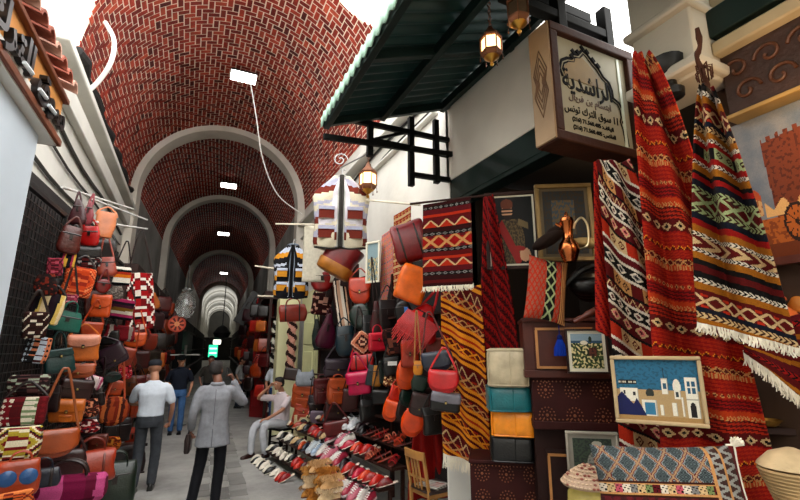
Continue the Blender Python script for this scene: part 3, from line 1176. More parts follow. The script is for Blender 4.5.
# small rugs on the wall above the stall
rug('rug', 'small red patterned rug hanging high on the white wall left of the fringed rug',
    rl((394, 216), (411, 206), (394, 290), (412, 284), 6.3, 6.1), band_fn([(.06, 'dia', 'red', 'tan', 'wine', .06), (.03, 'p', 'cream')], .3, 1.0), 40, 90, 1, .01)
rug('rug', 'pale pinkish speckled rug strip hanging high on the right wall',
    rl((382, 236), (393, 228), (381, 305), (394, 300), 6.7, 6.5), band_fn([(.05, 'dia', 'pink', 'grey', 'cream', .05), (.03, 'dash', 'tan', 'pink', 'pink', .04)], .25, 1.0), 30, 80, 1, .01)

# red cloth behind the chair
rug('cloth_drape', 'plain bright red cloth hanging behind the wooden chair',
    rl((414, 425), (446, 420), (408, 500), (456, 497), 5.25, 5.1), lambda u, v: lin('#8c120d'), 30, 40, 3, .04, cat='cloth')


# ------------------------------------------------------------------ framed pictures
def picture(label, px, py, wpx, hpx, D, rz, fn, frame, mat_c=None, nu=70, nv=80, group=None, tilt=0., fw=.04, mw=0.):
    w, h = wpx * D / FPX, hpx * D / FPX
    P = at(px, py, D) - Vector((0, 0, h / 2))
    t = thing('framed_picture', label, 'painting', P, 0, group, rot=(tilt, 0, rz))
    iw, ih = w - 2 * fw - 2 * mw, h - 2 * fw - 2 * mw
    for c, s_ in (((0, 0, fw / 2), (w, .04, fw)), ((0, 0, h - fw / 2), (w, .04, fw)), ((-w / 2 + fw / 2, 0, h / 2), (fw, .038, h - 2 * fw)), ((w / 2 - fw / 2, 0, h / 2), (fw, .038, h - 2 * fw))):
        MB().box(c, s_).build('frame_bar', frame, t, bevel=.006)
    if mw:
        MB().box((0, .008, h / 2), (w - 2 * fw, .012, h - 2 * fw)).build('mount', mat_c, t)
    flat_paint('canvas', fn, nu, nv, iw, ih, t, (0, -.002 if mw else .004, fw + mw), (0, 0, 0))
    return t


def ein(u, v, cu, cv, ru, rv):
    return ((u - cu) / ru) ** 2 + ((v - cv) / rv) ** 2 < 1


def portrait(u, v):
    n = mnoise.noise(Vector((u * 30, v * 30, 1)))
    c = hx('#0c0c10')
    if ein(u, v, .45, .32, .34, .40) and v < .66:
        c = hx('#6b5a38') if n > 0 else hx('#3f3524')
        if abs((u - .2) - (.62 - v) * .75) < .10:
            c = hx('#9a1f1c')
    if .66 < u < .88 and abs(v - (.62 - (u - .66) * .3)) < .05:
        c = hx('#7a6a48')
    if ein(u, v, .40, .78, .13, .13):
        c = hx('#c9a080')
        if v < .72:
            c = hx('#2a1812')
        if abs(v - .765) < .012 or abs(v - .81) < .012:
            c = hx('#3a2218')
    if ein(u, v, .40, .89, .15, .08) and v > .83:
        c = hx('#6d3a22')
    if ein(u, v, .78, .13, .13, .10):
        c = hx('#caa080')
    if ein(u, v, .6, .22, .2, .04):
        c = hx('#9a1f1c')
    return c


FACE = -R(36)
picture('framed portrait of a bearded man in uniform with a red sash', 512, 230, 52, 80, 4.3, FACE, portrait, DARKWOOD, CREAM, mw=.02, fw=.035)
MIRF = mat('gilt_frame', '#7a6236', .45, .3, .3, 30, .3)


def mirror_view(u, v):  # dim tones painted in place of the mirror's reflection
    n = mnoise.noise(Vector((u * 22, v * 22, 7)))
    c = hx('#2c3236') if n > 0 else hx('#3b3022')
    if .2 < u < .75 and .3 < v < .85:
        c = hx('#41505a') if n > .05 else hx('#6b5a3c')
    return c


picture('gilt framed mirror with a dim reflection painted in, right of the bearded man portrait', 565, 222, 56, 80, 4.1, FACE + .1, mirror_view, MIRF, mat('panel_mount', '#54462c', .6), mw=.03)


def landscape(u, v):
    n = mnoise.noise(Vector((u * 14, v * 14, 3)))
    if v > .72:
        c = hx('#8fa3ae')
        if v < .80:
            c = hx('#3b5a72')
    else:
        c = hx('#d6c79a') if n > .12 else hx('#4b5c2e') if n > -.2 else hx('#26301c')
        if .55 < u < .8 and .35 < v < .6:
            c = hx('#6e3b2c') if n > -.1 else hx('#3c2418')
    if ein(u, v, .42, .74, .12, .06):
        c = hx('#ded6c2')
    if ein(u, v, .62, .84, .05, .09):
        c = hx('#24381f')
    return c


picture('small framed garden landscape in a cream mount, leaning on the red cabinet', 587, 351, 40, 44, 3.42, FACE, landscape, DARKWOOD, CREAM, mw=.024, fw=.016)


def turbanman(u, v):
    n = mnoise.noise(Vector((u * 16, v * 16, 9)))
    c = hx('#4d5a4c') if n > 0 else hx('#3c4640')
    if ein(u, v, .62, .25, .28, .42):
        c = hx('#9a9a92') if n > -.1 else hx('#70706a')
    if ein(u, v, .60, .76, .10, .13):
        c = hx('#8a5a40')
    if ein(u, v, .62, .86, .13, .07):
        c = hx('#bcb8aa')
    return c


picture('framed picture of a seated man in white, low behind the shell lamp', 593, 456, 50, 46, 3.35, FACE, turbanman, mat('silver_frame', '#a39c8e', .5, .2), mat('grey_mount', '#9a958a', .7), mw=.03, fw=.02)


def blue_village(u, v):
    n = mnoise.noise(Vector((u * 26, v * 26, 4)))
    c = hx('#2f6f8c') if n > -.15 else hx('#286078')
    if v < .07:
        return hx('#a98a5c')
    if v < .50:
        c = hx('#b39a72')
    W_, G_ = hx('#dcd8ca'), hx('#b7a27c')
    SH = hx('#a9a79c')
    for (a, b_, z0, z1) in ((.04, .27, .30, .52), (.30, .48, .07, .33), (.555, .635, .44, .68), (.70, .775, .36, .56), (.83, .975, .38, .72), (.83, .975, .07, .35), (.52, .56, .09, .26), (.66, .72, .09, .30), (.775, .80, .09, .40)):
        if a < u < b_ and z0 < v < z1:
            c = W_ if u < b_ - .012 else SH
    if ein(u, v, .737, .56, .045, .13) and v > .5:
        c = W_
    if .56 < u < .63 and .68 < v < .70 or .83 < u < .975 and .35 < v < .38:
        c = SH
    if ein(u, v, .41, .44, .05, .08) and v > .40:
        c = hx('#3a3f38')
    if (u < .30 and v < .46 - abs(u - .06) * 1.5) or (.12 < u < .34 and v < .36 - abs(u - .24) * 2.6):
        c = hx('#16205a') if v > .07 else c
    for (a, b_, z0, z1, cc) in ((.33, .46, .09, .29, '#3f7f9e'), (.855, .95, .46, .66, '#2f5f7a'), (.575, .615, .52, .61, '#2d5a74'), (.715, .75, .40, .48, '#33414a'), (.87, .93, .08, .26, '#1b1418'), (.20, .23, .40, .46, '#2b2b33'), (.08, .11, .42, .48, '#2b2b33')):
        if a < u < b_ and z0 < v < z1:
            c = hx(cc)
    if ein(u, v, .90, .26, .03, .06):
        c = hx('#1b1418')
    if (.855 < u < .95 and .46 < v < .66) and (abs(u - .9) < .006 or abs(v - .56) < .008):
        c = W_
    if .588 < u < .602 and .70 < v < .86:
        c = hx('#26303a')
    if .03 < u < .26 and .58 < v < .66:
        c = hx('#101418')
        if .6 < v < .64 and int(u * 120) % 3:
            c = hx('#c9c4b4') if int(u * 60) % 4 else c
    return c


picture('picture of white and blue village houses in a sand coloured frame, before the kilims', 657, 390, 80, 66, 2.62, FACE - .28, blue_village, mat('sand_frame', '#b39b74', .7, 0, .3, 40, .15), nu=120, nv=96, fw=.022)

# painting on the right wall near the vests, seen obliquely
def bluepaint(u, v):
    n = mnoise.noise(Vector((u * 12, v * 12, 11)))
    return hx('#8ea3a8') if v > .6 else (hx('#c8b27a') if n > .1 else hx('#5d7f86') if n > -.2 else hx('#b9b5a4'))


picture('pale blue landscape painting in a thin frame, high on the white right wall', 373, 262, 18, 42, 6.6, -R(62), bluepaint, CREAM, fw=.03, nu=30, nv=40)

# ------------------------------------------------------------------ furniture of the right shop
STUD = mat('stud_brass', '#8a5230', .4, .3)


def cabinet(label, px0, px1, pyt, pyb, D, rz, dp, m, studs=False, floor=False):
    w = (px1 - px0) * D / FPX
    h = (pyb - pyt) * D / FPX
    P = at((px0 + px1) / 2, pyb, D)
    if floor:
        h += P.z
        P.z = 0
    t = thing('chest' if studs else 'cabinet', label, 'chest' if studs else 'cabinet', P, rz)
    MB().box((0, dp / 2, h / 2), (w, dp, h)).build('body', m, t, bevel=.006)
    MB().box((0, dp / 2 - .01, h + .012), (w + .02, dp + .03, .03)).build('top', m, t, bevel=.006)
    MB().box((0, dp / 2 - .01, .03), (w + .015, dp + .02, .06)).build('plinth', m, t, bevel=.006)
    if studs:
        g = MB()
        g.box((0, -.001, h / 2), (w * .98, .004, h * .9), 1)
        nx, nz = max(2, int(w / .16)), max(1, int(h / .16))
        for i in range(nx):
            for k in range(nz):
                cx, cz = -w / 2 + (i + .5) * w / nx, (k + .5) * h / nz + .01
                for r_, nn in ((.06, 14), (.035, 8)):
                    for a in range(nn):
                        th = 2 * PI * a / nn
                        g.ell((cx + r_ * math.cos(th), -.004, cz + r_ * math.sin(th)), (.006, .005, .006), n=6, k=4)
                g.ell((cx, -.004, cz), (.012, .008, .012), n=8, k=4)
        for i in range(int(w / .03)):
            for z in (.075, h - .02):
                g.ell((-w / 2 + .015 + i * .03, -.004, z), (.006, .005, .006), n=6, k=4)
        g.build('stud_pattern', [STUD, m], t)
    else:
        d = MB().box((0, -.012, h / 2 + .01), (w * .74, .024, h * .74)).build('door', m, t, bevel=.004)
        for c, s_ in (((0, -.028, h / 2 + .01 + h * .34), (w * .7, .012, .02)), ((0, -.028, h / 2 + .01 - h * .34), (w * .7, .012, .02)), ((w * .34, -.028, h / 2), (.02, .012, h * .68)), ((-w * .34, -.028, h / 2), (.02, .012, h * .68))):
            MB().box(c, s_).build('moulding', TANWOOD, d)
        k = MB().ell((w * .30, -.045, h * .5), (.014, .014, .014), n=8, k=6).build('knob', BRASS, d)
    return t


cabinet('red-brown wooden cabinet with a panelled door and blue tassel, top of the stack', 527, 606, 322, 378, 3.55, FACE, .45, mat('cabinet_red_wood', '#43160a', .5, 0, .2, 26, .35, spec=.35))
cabinet('dark carved chest with stud rosettes in the middle of the furniture stack', 536, 616, 381, 430, 3.5, FACE, .45, mat('oxblood_wood', '#300a08', .65, 0, .2, 30, .3, spec=.2), True)
cabinet('dark plain cabinet at the bottom of the furniture stack beside the lamp', 541, 618, 434, 515, 3.45, FACE, .45, mat('dark_red_wood', '#200a07', .6, 0, .2, 30, .3, spec=.2), False, True)
cabinet('low carved chest with stud rosettes carrying the stacked leather poufs', 472, 545, 468, 520, 3.75, FACE, .45, mat('oxblood_wood', '#3a100c'), True, True)

# poufs
def superring(w, d, z, n, e, cx=0, cy=0):
    out = []
    for j in range(n):
        a = 2 * PI * j / n
        c, s_ = math.cos(a), math.sin(a)
        out.append(Vector((cx + w / 2 * math.copysign(abs(c) ** (2 / e), c), cy + d / 2 * math.copysign(abs(s_) ** (2 / e), s_), z)))
    return out


def pouf(label, px, pyt, pyb, wpx, D, c, rz, sag=.0):
    w = wpx * D / FPX
    h = (pyb - pyt) * D / FPX
    P = at(px, pyb, D)
    t = thing('pouf', label, 'pouf', P, rz, 'square leather poufs in a stack')
    m = leather(c)
    g = MB()
    rings = []
    for z, k in ((0, .8), (.03, .93), (.12, 1.0), (.3, 1.02), (.5, 1.03), (.7, 1.02), (.88, 1.0), (.97, .93), (1, .8)):
        rings.append(superring(w * k, w * k, z * h, 40, 7, cy=w / 2))
    g.loft(rings)
    g.build('body', m, t, smooth=60)
    g = MB()
    for z in (.06, .94):
        g.tube(superring(w * .985, w * .985, z * h, 40, 7, cy=w / 2), .007, 5, loop=True)
    for sx in (-1, 1):
        g.tube([(sx * w * .475, w * .015, z * h) for z in (.06, .3, .5, .7, .94)], .006, 5)
    g.tube([(0.02, -w * .012, z * h) for z in (.06, .3, .5, .7, .94)], .005, 5)
    g.build('piping', m, t)
    return t


pouf('white leather pouf at the top of the pouf stack', 509, 349, 388, 41, 3.72, '#c9bea6', FACE)
pouf('teal leather pouf under the white one', 512, 388, 413, 43, 3.72, '#2a868c', FACE + .1)
pouf('mustard orange leather pouf under the teal one', 514, 413, 438, 45, 3.72, '#f0a82a', FACE - .08)
pouf('black leather pouf at the bottom of the pouf stack', 514, 438, 464, 45, 3.72, '#16151a', FACE)


# kilim cushions
def cushion(label, P, w, h, d, fn, rot, cord=None, tuft=False, nu=70, nv=50, cat='cushion'):
    t = thing('cushion', label, cat, P, 0, None, rot=rot)
    g = MB()

    def sh(u, v, sgn):
        x, z = (u - .5) * 2, (v - .5) * 2
        b = ((1 - abs(x) ** 4) * (1 - abs(z) ** 4))
        pin = 1 - .06 * (1 - abs(z) ** 2) * abs(x) ** 3
        return Vector((x * w / 2 * (1 - .05 * (1 - z * z)), sgn * d / 2 * max(b, 0) ** .7, h / 2 + z * h / 2 * (1 - .07 * (1 - x * x))))
    g.grid(nu, nv, lambda u, v: sh(u, v, -1), col=fn)
    g.grid(nu, nv, lambda u, v: sh(1 - u, v, 1), col=lambda u, v: fn(1 - u, v))
    g.build('cover', WEAVE, t, smooth=80, fix=False)
    if cord:
        g = MB()
        pts = [sh(i / 20, 0, 0) for i in range(20)] + [sh(1, i / 16, 0) for i in range(16)] + [sh(1 - i / 20, 1, 0) for i in range(20)] + [sh(0, 1 - i / 16, 0) for i in range(16)]
        g.tube(pts[18:38], .009, 6)
        g.build('cord', cord, t)
    if tuft:
        g = MB()
        for i in range(16):
            a = i * 2.4
            P1 = sh(1, 1, 0)
            g.tube([P1, P1 + Vector((.03 * math.cos(a) + .02, .03 * math.sin(a), .02 + .02 * math.sin(a * 2)))], [.012, .005], 5)
        g.build('tuft', FRINGE, t)
    return t


def bolster(u, v):
    gr, dk, rd = lin('#4a5557'), lin('#2b3133'), lin('#5a161c')
    if u > .76:
        s = (v * 8) % 1
        q = (u - .76) / .20
        if u > .95:
            return K['wine']
        if q < .12 or .45 < q < .55:
            return K['tan']
        return lin('#8a8a84') if abs(abs(s - .5) * 2 - (q * 2 % 1)) < .28 else lin('#3a2420')
    if .38 < v < .56:
        if .42 < v < .52:
            k = int(u * 20)
            c = [K['white'], K['cream'], lin('#b04a5a'), K['white'], K['grey'], K['cream'], lin('#6a7a4a'), K['wine']][k % 8]
            return K['black'] if (int(u * 90) * 3 + int(v * 70)) % 5 == 0 else c
        return K['brown'] if v < .40 or v > .54 else K['tan']
    if v >= .56:
        a, b_ = (u * 7 + v * 3.2) % 1, (u * 7 - v * 3.2) % 1
        m_ = min(abs(a - .5), abs(b_ - .5))
        if m_ < .05:
            return lin('#9a7a5a')
        if m_ < .10:
            return rd
        if m_ < .15:
            return lin('#7c8686')
        return gr if (int(u * 90) + int(v * 60)) % 2 else dk
    a = abs((u * 7) % 1 - .5) * 2
    return rd if abs(a - (v * 4 % 1)) < .3 else gr if v < .2 else lin('#3c1418')


cushion('long grey and red kilim bolster with white cord, in front at the bottom right', at(678, 532, 2.25), 140 * 2.25 / FPX, 80 * 2.25 / FPX, .34, bolster, (R(-14), R(-3), FACE - .1), FRINGE, True, 130, 80)


def diacush(u, v):
    k = int(u * 3.4)
    a, b_ = (u * 9 + v * 7) % 1, (u * 9 - v * 7) % 1
    if .42 < u < .66:
        e = abs((v * 5) % 1 - .5) * 2
        return K['sage'] if abs(abs(u - .54) / .12 - e) < .22 else K['black']
    if u > .8:
        return K['tan'] if int(u * 40) % 2 else K['wine']
    return K['orr'] if a < .3 or b_ < .3 else lin('#8a4a38')


cushion('red and black diamond patterned kilim cushion standing on the red cabinet', at(544, 322, 3.55), 42 * 3.5 / FPX, 72 * 3.5 / FPX, .14, diacush, (R(-12), R(12), FACE + .2), None, False, 60, 60)
# dark saddle and heap of dark things on the cabinet
o = MB()
for k in range(3):
    o.ell((.0, .05 * k, .0), (.2 - .03 * k, .12, .09 + .02 * k))
o.tube(smooth_path([(-.28, 0, -.06), (-.1, -.1, .12), (.12, -.08, .16), (.3, 0, .0)], 6), .03, 8)
o.tube(smooth_path([(.1, -.12, .1), (.16, -.2, -.1), (.1, -.16, -.26)], 6), .018, 8)
o = o.build('leather_saddle', BLACKL, loc=at(592, 286, 3.75), rot=(0, 0, FACE))
tag(o, 'black leather saddle lying on the cabinet behind the patterned cushion', 'saddle')
o = MB().ell((0, 0, 0), (.15, .10, .055)).ell((.09, .02, .03), (.09, .08, .05)).build('folded_textile', cloth('#3b2a20'), loc=at(548, 240, 3.7), rot=(0, R(-28), FACE))
tag(o, 'dark folded textile piled above the diamond cushion', 'textile')
o = MB().ell((0, 0, 0), (.16, .1, .045)).build('straw_hat', cloth('#c9b487'), loc=at(590, 243, 3.7), rot=(R(14), R(8), FACE))
tag(o, 'pale straw hat lying right of the copper pitcher', 'hat')
# copper pitcher
COPPER = mat('copper', '#b8683a', .22, 1, .1, 30, .2)
t = thing('pitcher', 'tall copper pitcher with a hooped handle standing on the cabinet', 'pitcher', at(570, 262, 3.6), FACE)
MB().lathe([(.05, 0), (.055, .01), (.07, .05), (.085, .1), (.075, .15), (.045, .19), (.04, .24), (.05, .30), (.062, .34), (.05, .345)], 24).build('body', COPPER, t)
MB().tube(smooth_path([(.07, 0, .10), (.15, 0, .14), (.16, 0, .30), (.12, 0, .37), (.07, 0, .33), (.05, 0, .28)], 6), .009, 8).build('handle', mat('pale_brass', '#d8c9a0', .3, 1), t)
MB().tube([(-.05, 0, .30), (-.09, 0, .33)], [.025, .012], 8).build('spout', COPPER, t)
MB().lathe([(.055, .345), (.05, .37), (.02, .39), (.012, .42), (.004, .43)], 16).build('lid', COPPER, t)
# blue tassel
t = thing('tassel', 'bright blue tassel hanging on the door of the red cabinet', 'tassel', at(561, 356, 3.46))
g = MB()
for k in range(40):
    a, r_ = k * 2.4, .045 * math.sqrt(k / 40)
    g.tube([(r_ * .3 * math.cos(a), r_ * .3 * math.sin(a), .13), (r_ * math.cos(a), r_ * math.sin(a), .06), (r_ * 1.1 * math.cos(a), r_ * 1.1 * math.sin(a), 0)], .006, 5)
g.build('threads', cloth('#1d4fa8'), t)
MB().ell((0, 0, .14), (.022, .022, .026)).build('knot', cloth('#16387a'), t)
MB().tube([(0, 0, .16), (0, 0, .24)], .004, 6).build('loop', cloth('#16387a'), t)
# tools lying on cabinet top edge
o = MB().lathe([(.02, 0), (.024, .05), (.018, .08), (.028, .12), (.026, .2), (.012, .22)], 12, col=None).build('walking_stick', REDWOOD, loc=at(574, 322, 3.45), rot=(0, R(62), FACE))
tag(o, 'short carved red stick lying on the edge of the red cabinet top', 'stick')

# shell lamp: cone shade on glowing glass
t = thing('table_lamp', 'shell covered conical lamp shade over a yellow glass base, low by the bolster', 'lamp', at(590, 512, 3.0), FACE)
g = MB()
g.lathe([(.165, .17), (.172, .185), (.165, .20), (.10, .25), (.04, .285), (.015, .30)], 28)
g.build('shade', mat('shell_shade', '#b79a80', .6, 0, .3, 20, .2), t)
g = MB()
rr = random.Random(4)
for ring, (r_, z) in enumerate(((.166, .187), (.15, .208), (.125, .232), (.1, .25), (.075, .268), (.05, .283), (.025, .297))):
    n = max(5, int(r_ * 2 * PI / .025))
    for k in range(n):
        a = 2 * PI * (k + .5 * (ring % 2)) / n
        g.ell((r_ * math.cos(a), r_ * math.sin(a), z), (.012, .012, .008), rr.choice((0, 0, 1)), n=7, k=5)
g.build('shells', [mat('shell_cream', '#cfb394', .5), mat('shell_pink', '#8f4a3c', .5)], t)
MB().lathe([(.06, -.02), (.12, .0), (.14, .06), (.135, .12), (.10, .17)], 20).build('glass_base', mat('yellow_glass', '#a8985a', .2, 0, .5, 40, .5, emit='#c8b45a', es=.12), t)

# things glimpsed at the far right
ORJ = mat('orange_jar', '#c8551c', .35, 0, .2, 20, .3, coat=.2)
for k, (px, py, w, c, lab) in enumerate(((782, 318, 34, '#d9682a', 'striped orange clay jar glowing under the mural'), (806, 300, 30, '#c07a2c', 'amber jar at the right edge under the mural'))):
    D = 2.75
    s_ = w * D / FPX
    t = thing('jar', lab, 'jar', at(px, py + 15, D), 0, 'orange jars under the mural')
    MB().lathe([(.3 * s_, 0), (.45 * s_, .1 * s_), (.5 * s_, .35 * s_), (.42 * s_, .6 * s_), (.2 * s_, .8 * s_), (.22 * s_, .95 * s_)], 20).build('body', mat('jar_%d' % k, c, .35, 0, .2, 20, .3, coat=.2), t)
    MB().lathe([(.26 * s_, .95 * s_), (.24 * s_, 1.02 * s_), (.12 * s_, 1.2 * s_), (.02 * s_, 1.32 * s_)], 16).build('lid', ORJ, t)
GOLDF = mat('gilt_figure', '#c79a4a', .3, .9, .2, 30, .3)
for k, (px, py, lab) in enumerate(((748, 376, 'gilt figurine, upper one in the dark behind the tall carpet'), (752, 405, 'gilt figurine, lower one in the dark behind the tall carpet'), (768, 423, 'gilt bowl on the dark shelf at the right'))):
    D = 2.75
    t = thing('figurine' if k < 2 else 'bowl', lab, 'figurine' if k < 2 else 'bowl', at(px, py, D), 0, 'gilt trinkets at the right')
    if k < 2:
        MB().lathe([(.03, -.04), (.032, -.03), (.012, -.02), (.025, .0), (.03, .03), (.012, .055)], 12).build('body', GOLDF, t)
        MB().ell((0, 0, .075), (.02, .02, .024)).build('head', GOLDF, t)
    else:
        MB().lathe([(.03, -.02), (.05, -.01), (.075, .02), (.07, .022), (.045, -.004)], 16).build('body', GOLDF, t)
o = MB()
o.box((0, .2, 0), (.9, .4, .04))
o.box((0, .2, -.7), (.9, .4, .04))
o.box((-.43, .2, -.5), (.04, .4, 1.0))
o.box((.43, .2, -.5), (.04, .4, 1.0))
o = o.build('shelf_unit', DARKWOOD, loc=at(785, 432, 2.7), rot=(0, 0, FACE - .2), bevel=.005)
tag(o, 'dark shelf at the right edge below the fringed rugs', 'shelf')
t = thing('basket', 'pale woven basket at the bottom right corner', 'basket', at(800, 505, 2.3), FACE)
g = MB()
for k in range(9):
    g.tube([(r_ * math.cos(a), r_ * math.sin(a), .02 + k * .018) for r_ in (.10 + .006 * k,) for a in [2 * PI * i / 24 for i in range(24)]], .011, 6, loop=True)
g.build('coils', mat('straw', '#b99a6a', .8, 0, .5, 40, .25), t)
MB().lathe([(.16, .185), (.15, .2), (.1, .25), (.02, .28)], 20).build('lid', mat('straw_pale', '#cdb48a', .8, 0, .5, 40, .25), t)

# ------------------------------------------------------------------ wooden chair with newspaper
CH = mat('chair_wood', '#a8763c', .45, 0, .2, 24, .25, coat=.15)
P = onz(414, 450, .84) + Vector((.25, .02, 0))
P.z = 0
t = thing('wooden_chair', 'light wooden chair with slatted back and a newspaper on its dark seat', 'chair', P, R(98))
# local: front is -Y ; seat .42
for x in (-.17, .17):
    MB().bar((x, .17, 0), (x * .98, .19, .45), .034).bar((x * .98, .19, .45), (x * .95, .26, .84), .034, .028).build('leg', CH, t, bevel=.004)
    MB().bar((x * 1.02, -.17, 0), (x, -.16, .43), .034).build('leg', CH, t, bevel=.004)
MB().box((0, 0, .435), (.40, .40, .03)).build('seat', mat('seat_dark', '#2b1a14', .5, 0, .2), t, bevel=.012)
MB().box((0, 0, .40), (.37, .36, .05)).build('apron', CH, t, bevel=.004)
g = MB()
g.grid(10, 1, lambda u, v: Vector(((u - .5) * .36, .255 + .02 * (1 - (2 * u - 1) ** 2), .76 + .085 * v)))
g.build('top_rail', CH, t, solid=.022, bevel=.003)
for x in (-.06, .0, .06):
    MB().bar((x, .2, .45), (x, .262, .78), .03, .014).build('slat', CH, t, bevel=.003)
MB().bar((-.165, .21, .56), (.165, .21, .56), .02).build('stretcher', CH, t)
for s_ in (-1, 1):
    MB().bar((s_ * .17, -.165, .2), (s_ * .17, .18, .2), .018).build('stretcher', CH, t)
PAPER = painted('newsprint', .8, 60, .05, .3, .05)


def news(u, v):
    if .15 < v < .8 and .08 < u < .5:
        return lin('#9a3d34') if int(v * 14) % 3 == 0 else lin('#b9aaa2')
    return lin('#c9c5bc') if (int(v * 30) % 2) else lin('#8f8c86')


t2 = thing('newspaper', 'folded newspaper lying on the seat of the wooden chair', 'newspaper', P + Vector((0, 0, .452)), R(98) + .25)
for k in range(3):
    g = MB()
    g.grid(26, 20, lambda u, v: Vector(((u - .5) * .30, (v - .5) * .24 + .012 * k, .008 * k + .012 * math.sin(u * 3 + k) * (1 - v))), col=news)
    g.build('sheet', PAPER, t2, solid=.004)
# ------------------------------------------------------------------ BAGS
PROF = {
    'satchel': ([(0, .82, .55), (.03, .95, .85), (.12, 1, 1), (.5, 1, 1), (.85, .99, .95), (.96, .96, .8), (1, .88, .5)], 6),
    'saddle': ([(0, .34, .4), (.04, .55, .6), (.12, .75, .85), (.28, .93, 1), (.55, 1, 1), (.9, .98, .9), (1, .9, .45)], 4),
    'tote': ([(0, .86, .8), (.04, .96, 1), (.3, 1, 1), (.7, .96, .8), (.95, .9, .45), (1, .88, .3)], 5),
    'handbag': ([(0, .9, .7), (.05, 1, 1), (.4, .96, .95), (.8, .82, .6), (1, .74, .3)], 5),
    'duffel': ([(0, .9, .3), (.06, .96, .6), (.2, 1, .9), (.5, 1, 1), (.8, .99, .85), (.94, .96, .55), (1, .9, .2)], 7),
    'round': ([(0, .12, .4), (.04, .4, .7), (.15, .72, .95), (.35, .95, 1), (.5, 1, 1), (.65, .95, 1), (.85, .72, .95), (.96, .4, .7), (1, .12, .4)], 3),
    'drop': ([(0, .6, .6), (.05, .86, .9), (.2, 1, 1), (.45, .86, .9), (.75, .5, .7), (.95, .25, .45), (1, .18, .3)], 3),
    'pouch': ([(0, .5, .5), (.06, .82, .85), (.25, 1, 1), (.55, .95, .95), (.8, .8, .8), (.95, .72, .5), (1, .66, .35)], 3),
    'bucket': ([(0, .78, .8), (.05, .86, .95), (.5, .95, 1), (.95, 1, 1), (1, .97, .95)], 3),
    'trunk': ([(0, .96, .96), (.02, 1, 1), (.6, 1, 1), (.66, 1.02, 1.02), (.70, 1, 1), (.98, 1, 1), (1, .96, .96)], 12),
}


def prof_at(kind, t):
    P = PROF[kind][0]
    for i in range(len(P) - 1):
        if t <= P[i + 1][0]:
            k = (t - P[i][0]) / (P[i + 1][0] - P[i][0])
            k = k * k * (3 - 2 * k)
            return lerp(P[i][1], P[i + 1][1], k), lerp(P[i][2], P[i + 1][2], k)
    return P[-1][1], P[-1][2]


# patterns painted on fabric bags : f(x -1..1, z 0..1) -> colour
def pat(kind, *cs):
    c = [deep(q) for q in cs]

    def f(x, z):
        if kind == 'stripe':
            return c[int((z * 7)) % len(c)]
        if kind == 'vstripe':
            return c[int((x + 1) * 4.5) % len(c)]
        if kind == 'dia':
            e = abs((x * 1.6) % 1 - .5) * 2 + abs((z * 2) % 1 - .5) * 2
            return c[0] if e < .4 else c[1] if e < .75 else c[2 % len(c)] if e < 1.1 else c[3 % len(c)]
        if kind == 'diag':
            e = ((x * .8 + z * 1.5) * 3) % 1
            if ((x * .8 - z * 1.5) * 1.6) % 1 < .18:
                return c[2 % len(c)]
            return c[0] if e < .42 else c[1]
        if kind == 'bigdiag':
            e = (x * .55 + z * 2.2) * 1.5 % 1
            f_ = (x * .9 - z * 2.6) * 1.1 % 1
            if f_ < .16:
                return c[2]
            if f_ < .24:
                return c[3]
            return c[2] if e < .18 else c[0] if e < .6 else c[1]
        if kind == 'patch':
            k = int((x + 1) * 1.9 + 7) * 3 + int(z * 3.2) * 5
            q = abs((x * 3) % 1 - .5) + abs((z * 5) % 1 - .5)
            return c[(k + (1 if q < .35 else 0)) % len(c)]
        if kind == 'flower':
            a = mnoise.noise(Vector((x * 3.4, z * 6, len(c))))
            return c[0] if a > .18 else c[1] if a > -.05 else c[2 % len(c)] if a > -.3 else c[3 % len(c)]
        if kind == 'zig':
            e = (z * 4 + abs((x * 2.2) % 1 - .5) * 1.6) % 1
            return c[int(e * len(c)) % len(c)]
        if kind == 'big':
            e = abs(x) * .9 + abs(z - .55) * 2.0
            if e < .22:
                return c[2 % len(c)]
            if e < .38:
                return c[0]
            if e < .62:
                return c[1]
            if e < .8:
                return c[3 % len(c)]
            return c[int(e * 9) % len(c)]
        return c[0]
    return f


BAGCLOTH = painted('bag_weave', .85, 130, .35, .2, .15)
BUCK = mat('buckle_brass', '#c9b06a', .3, 1, 0)


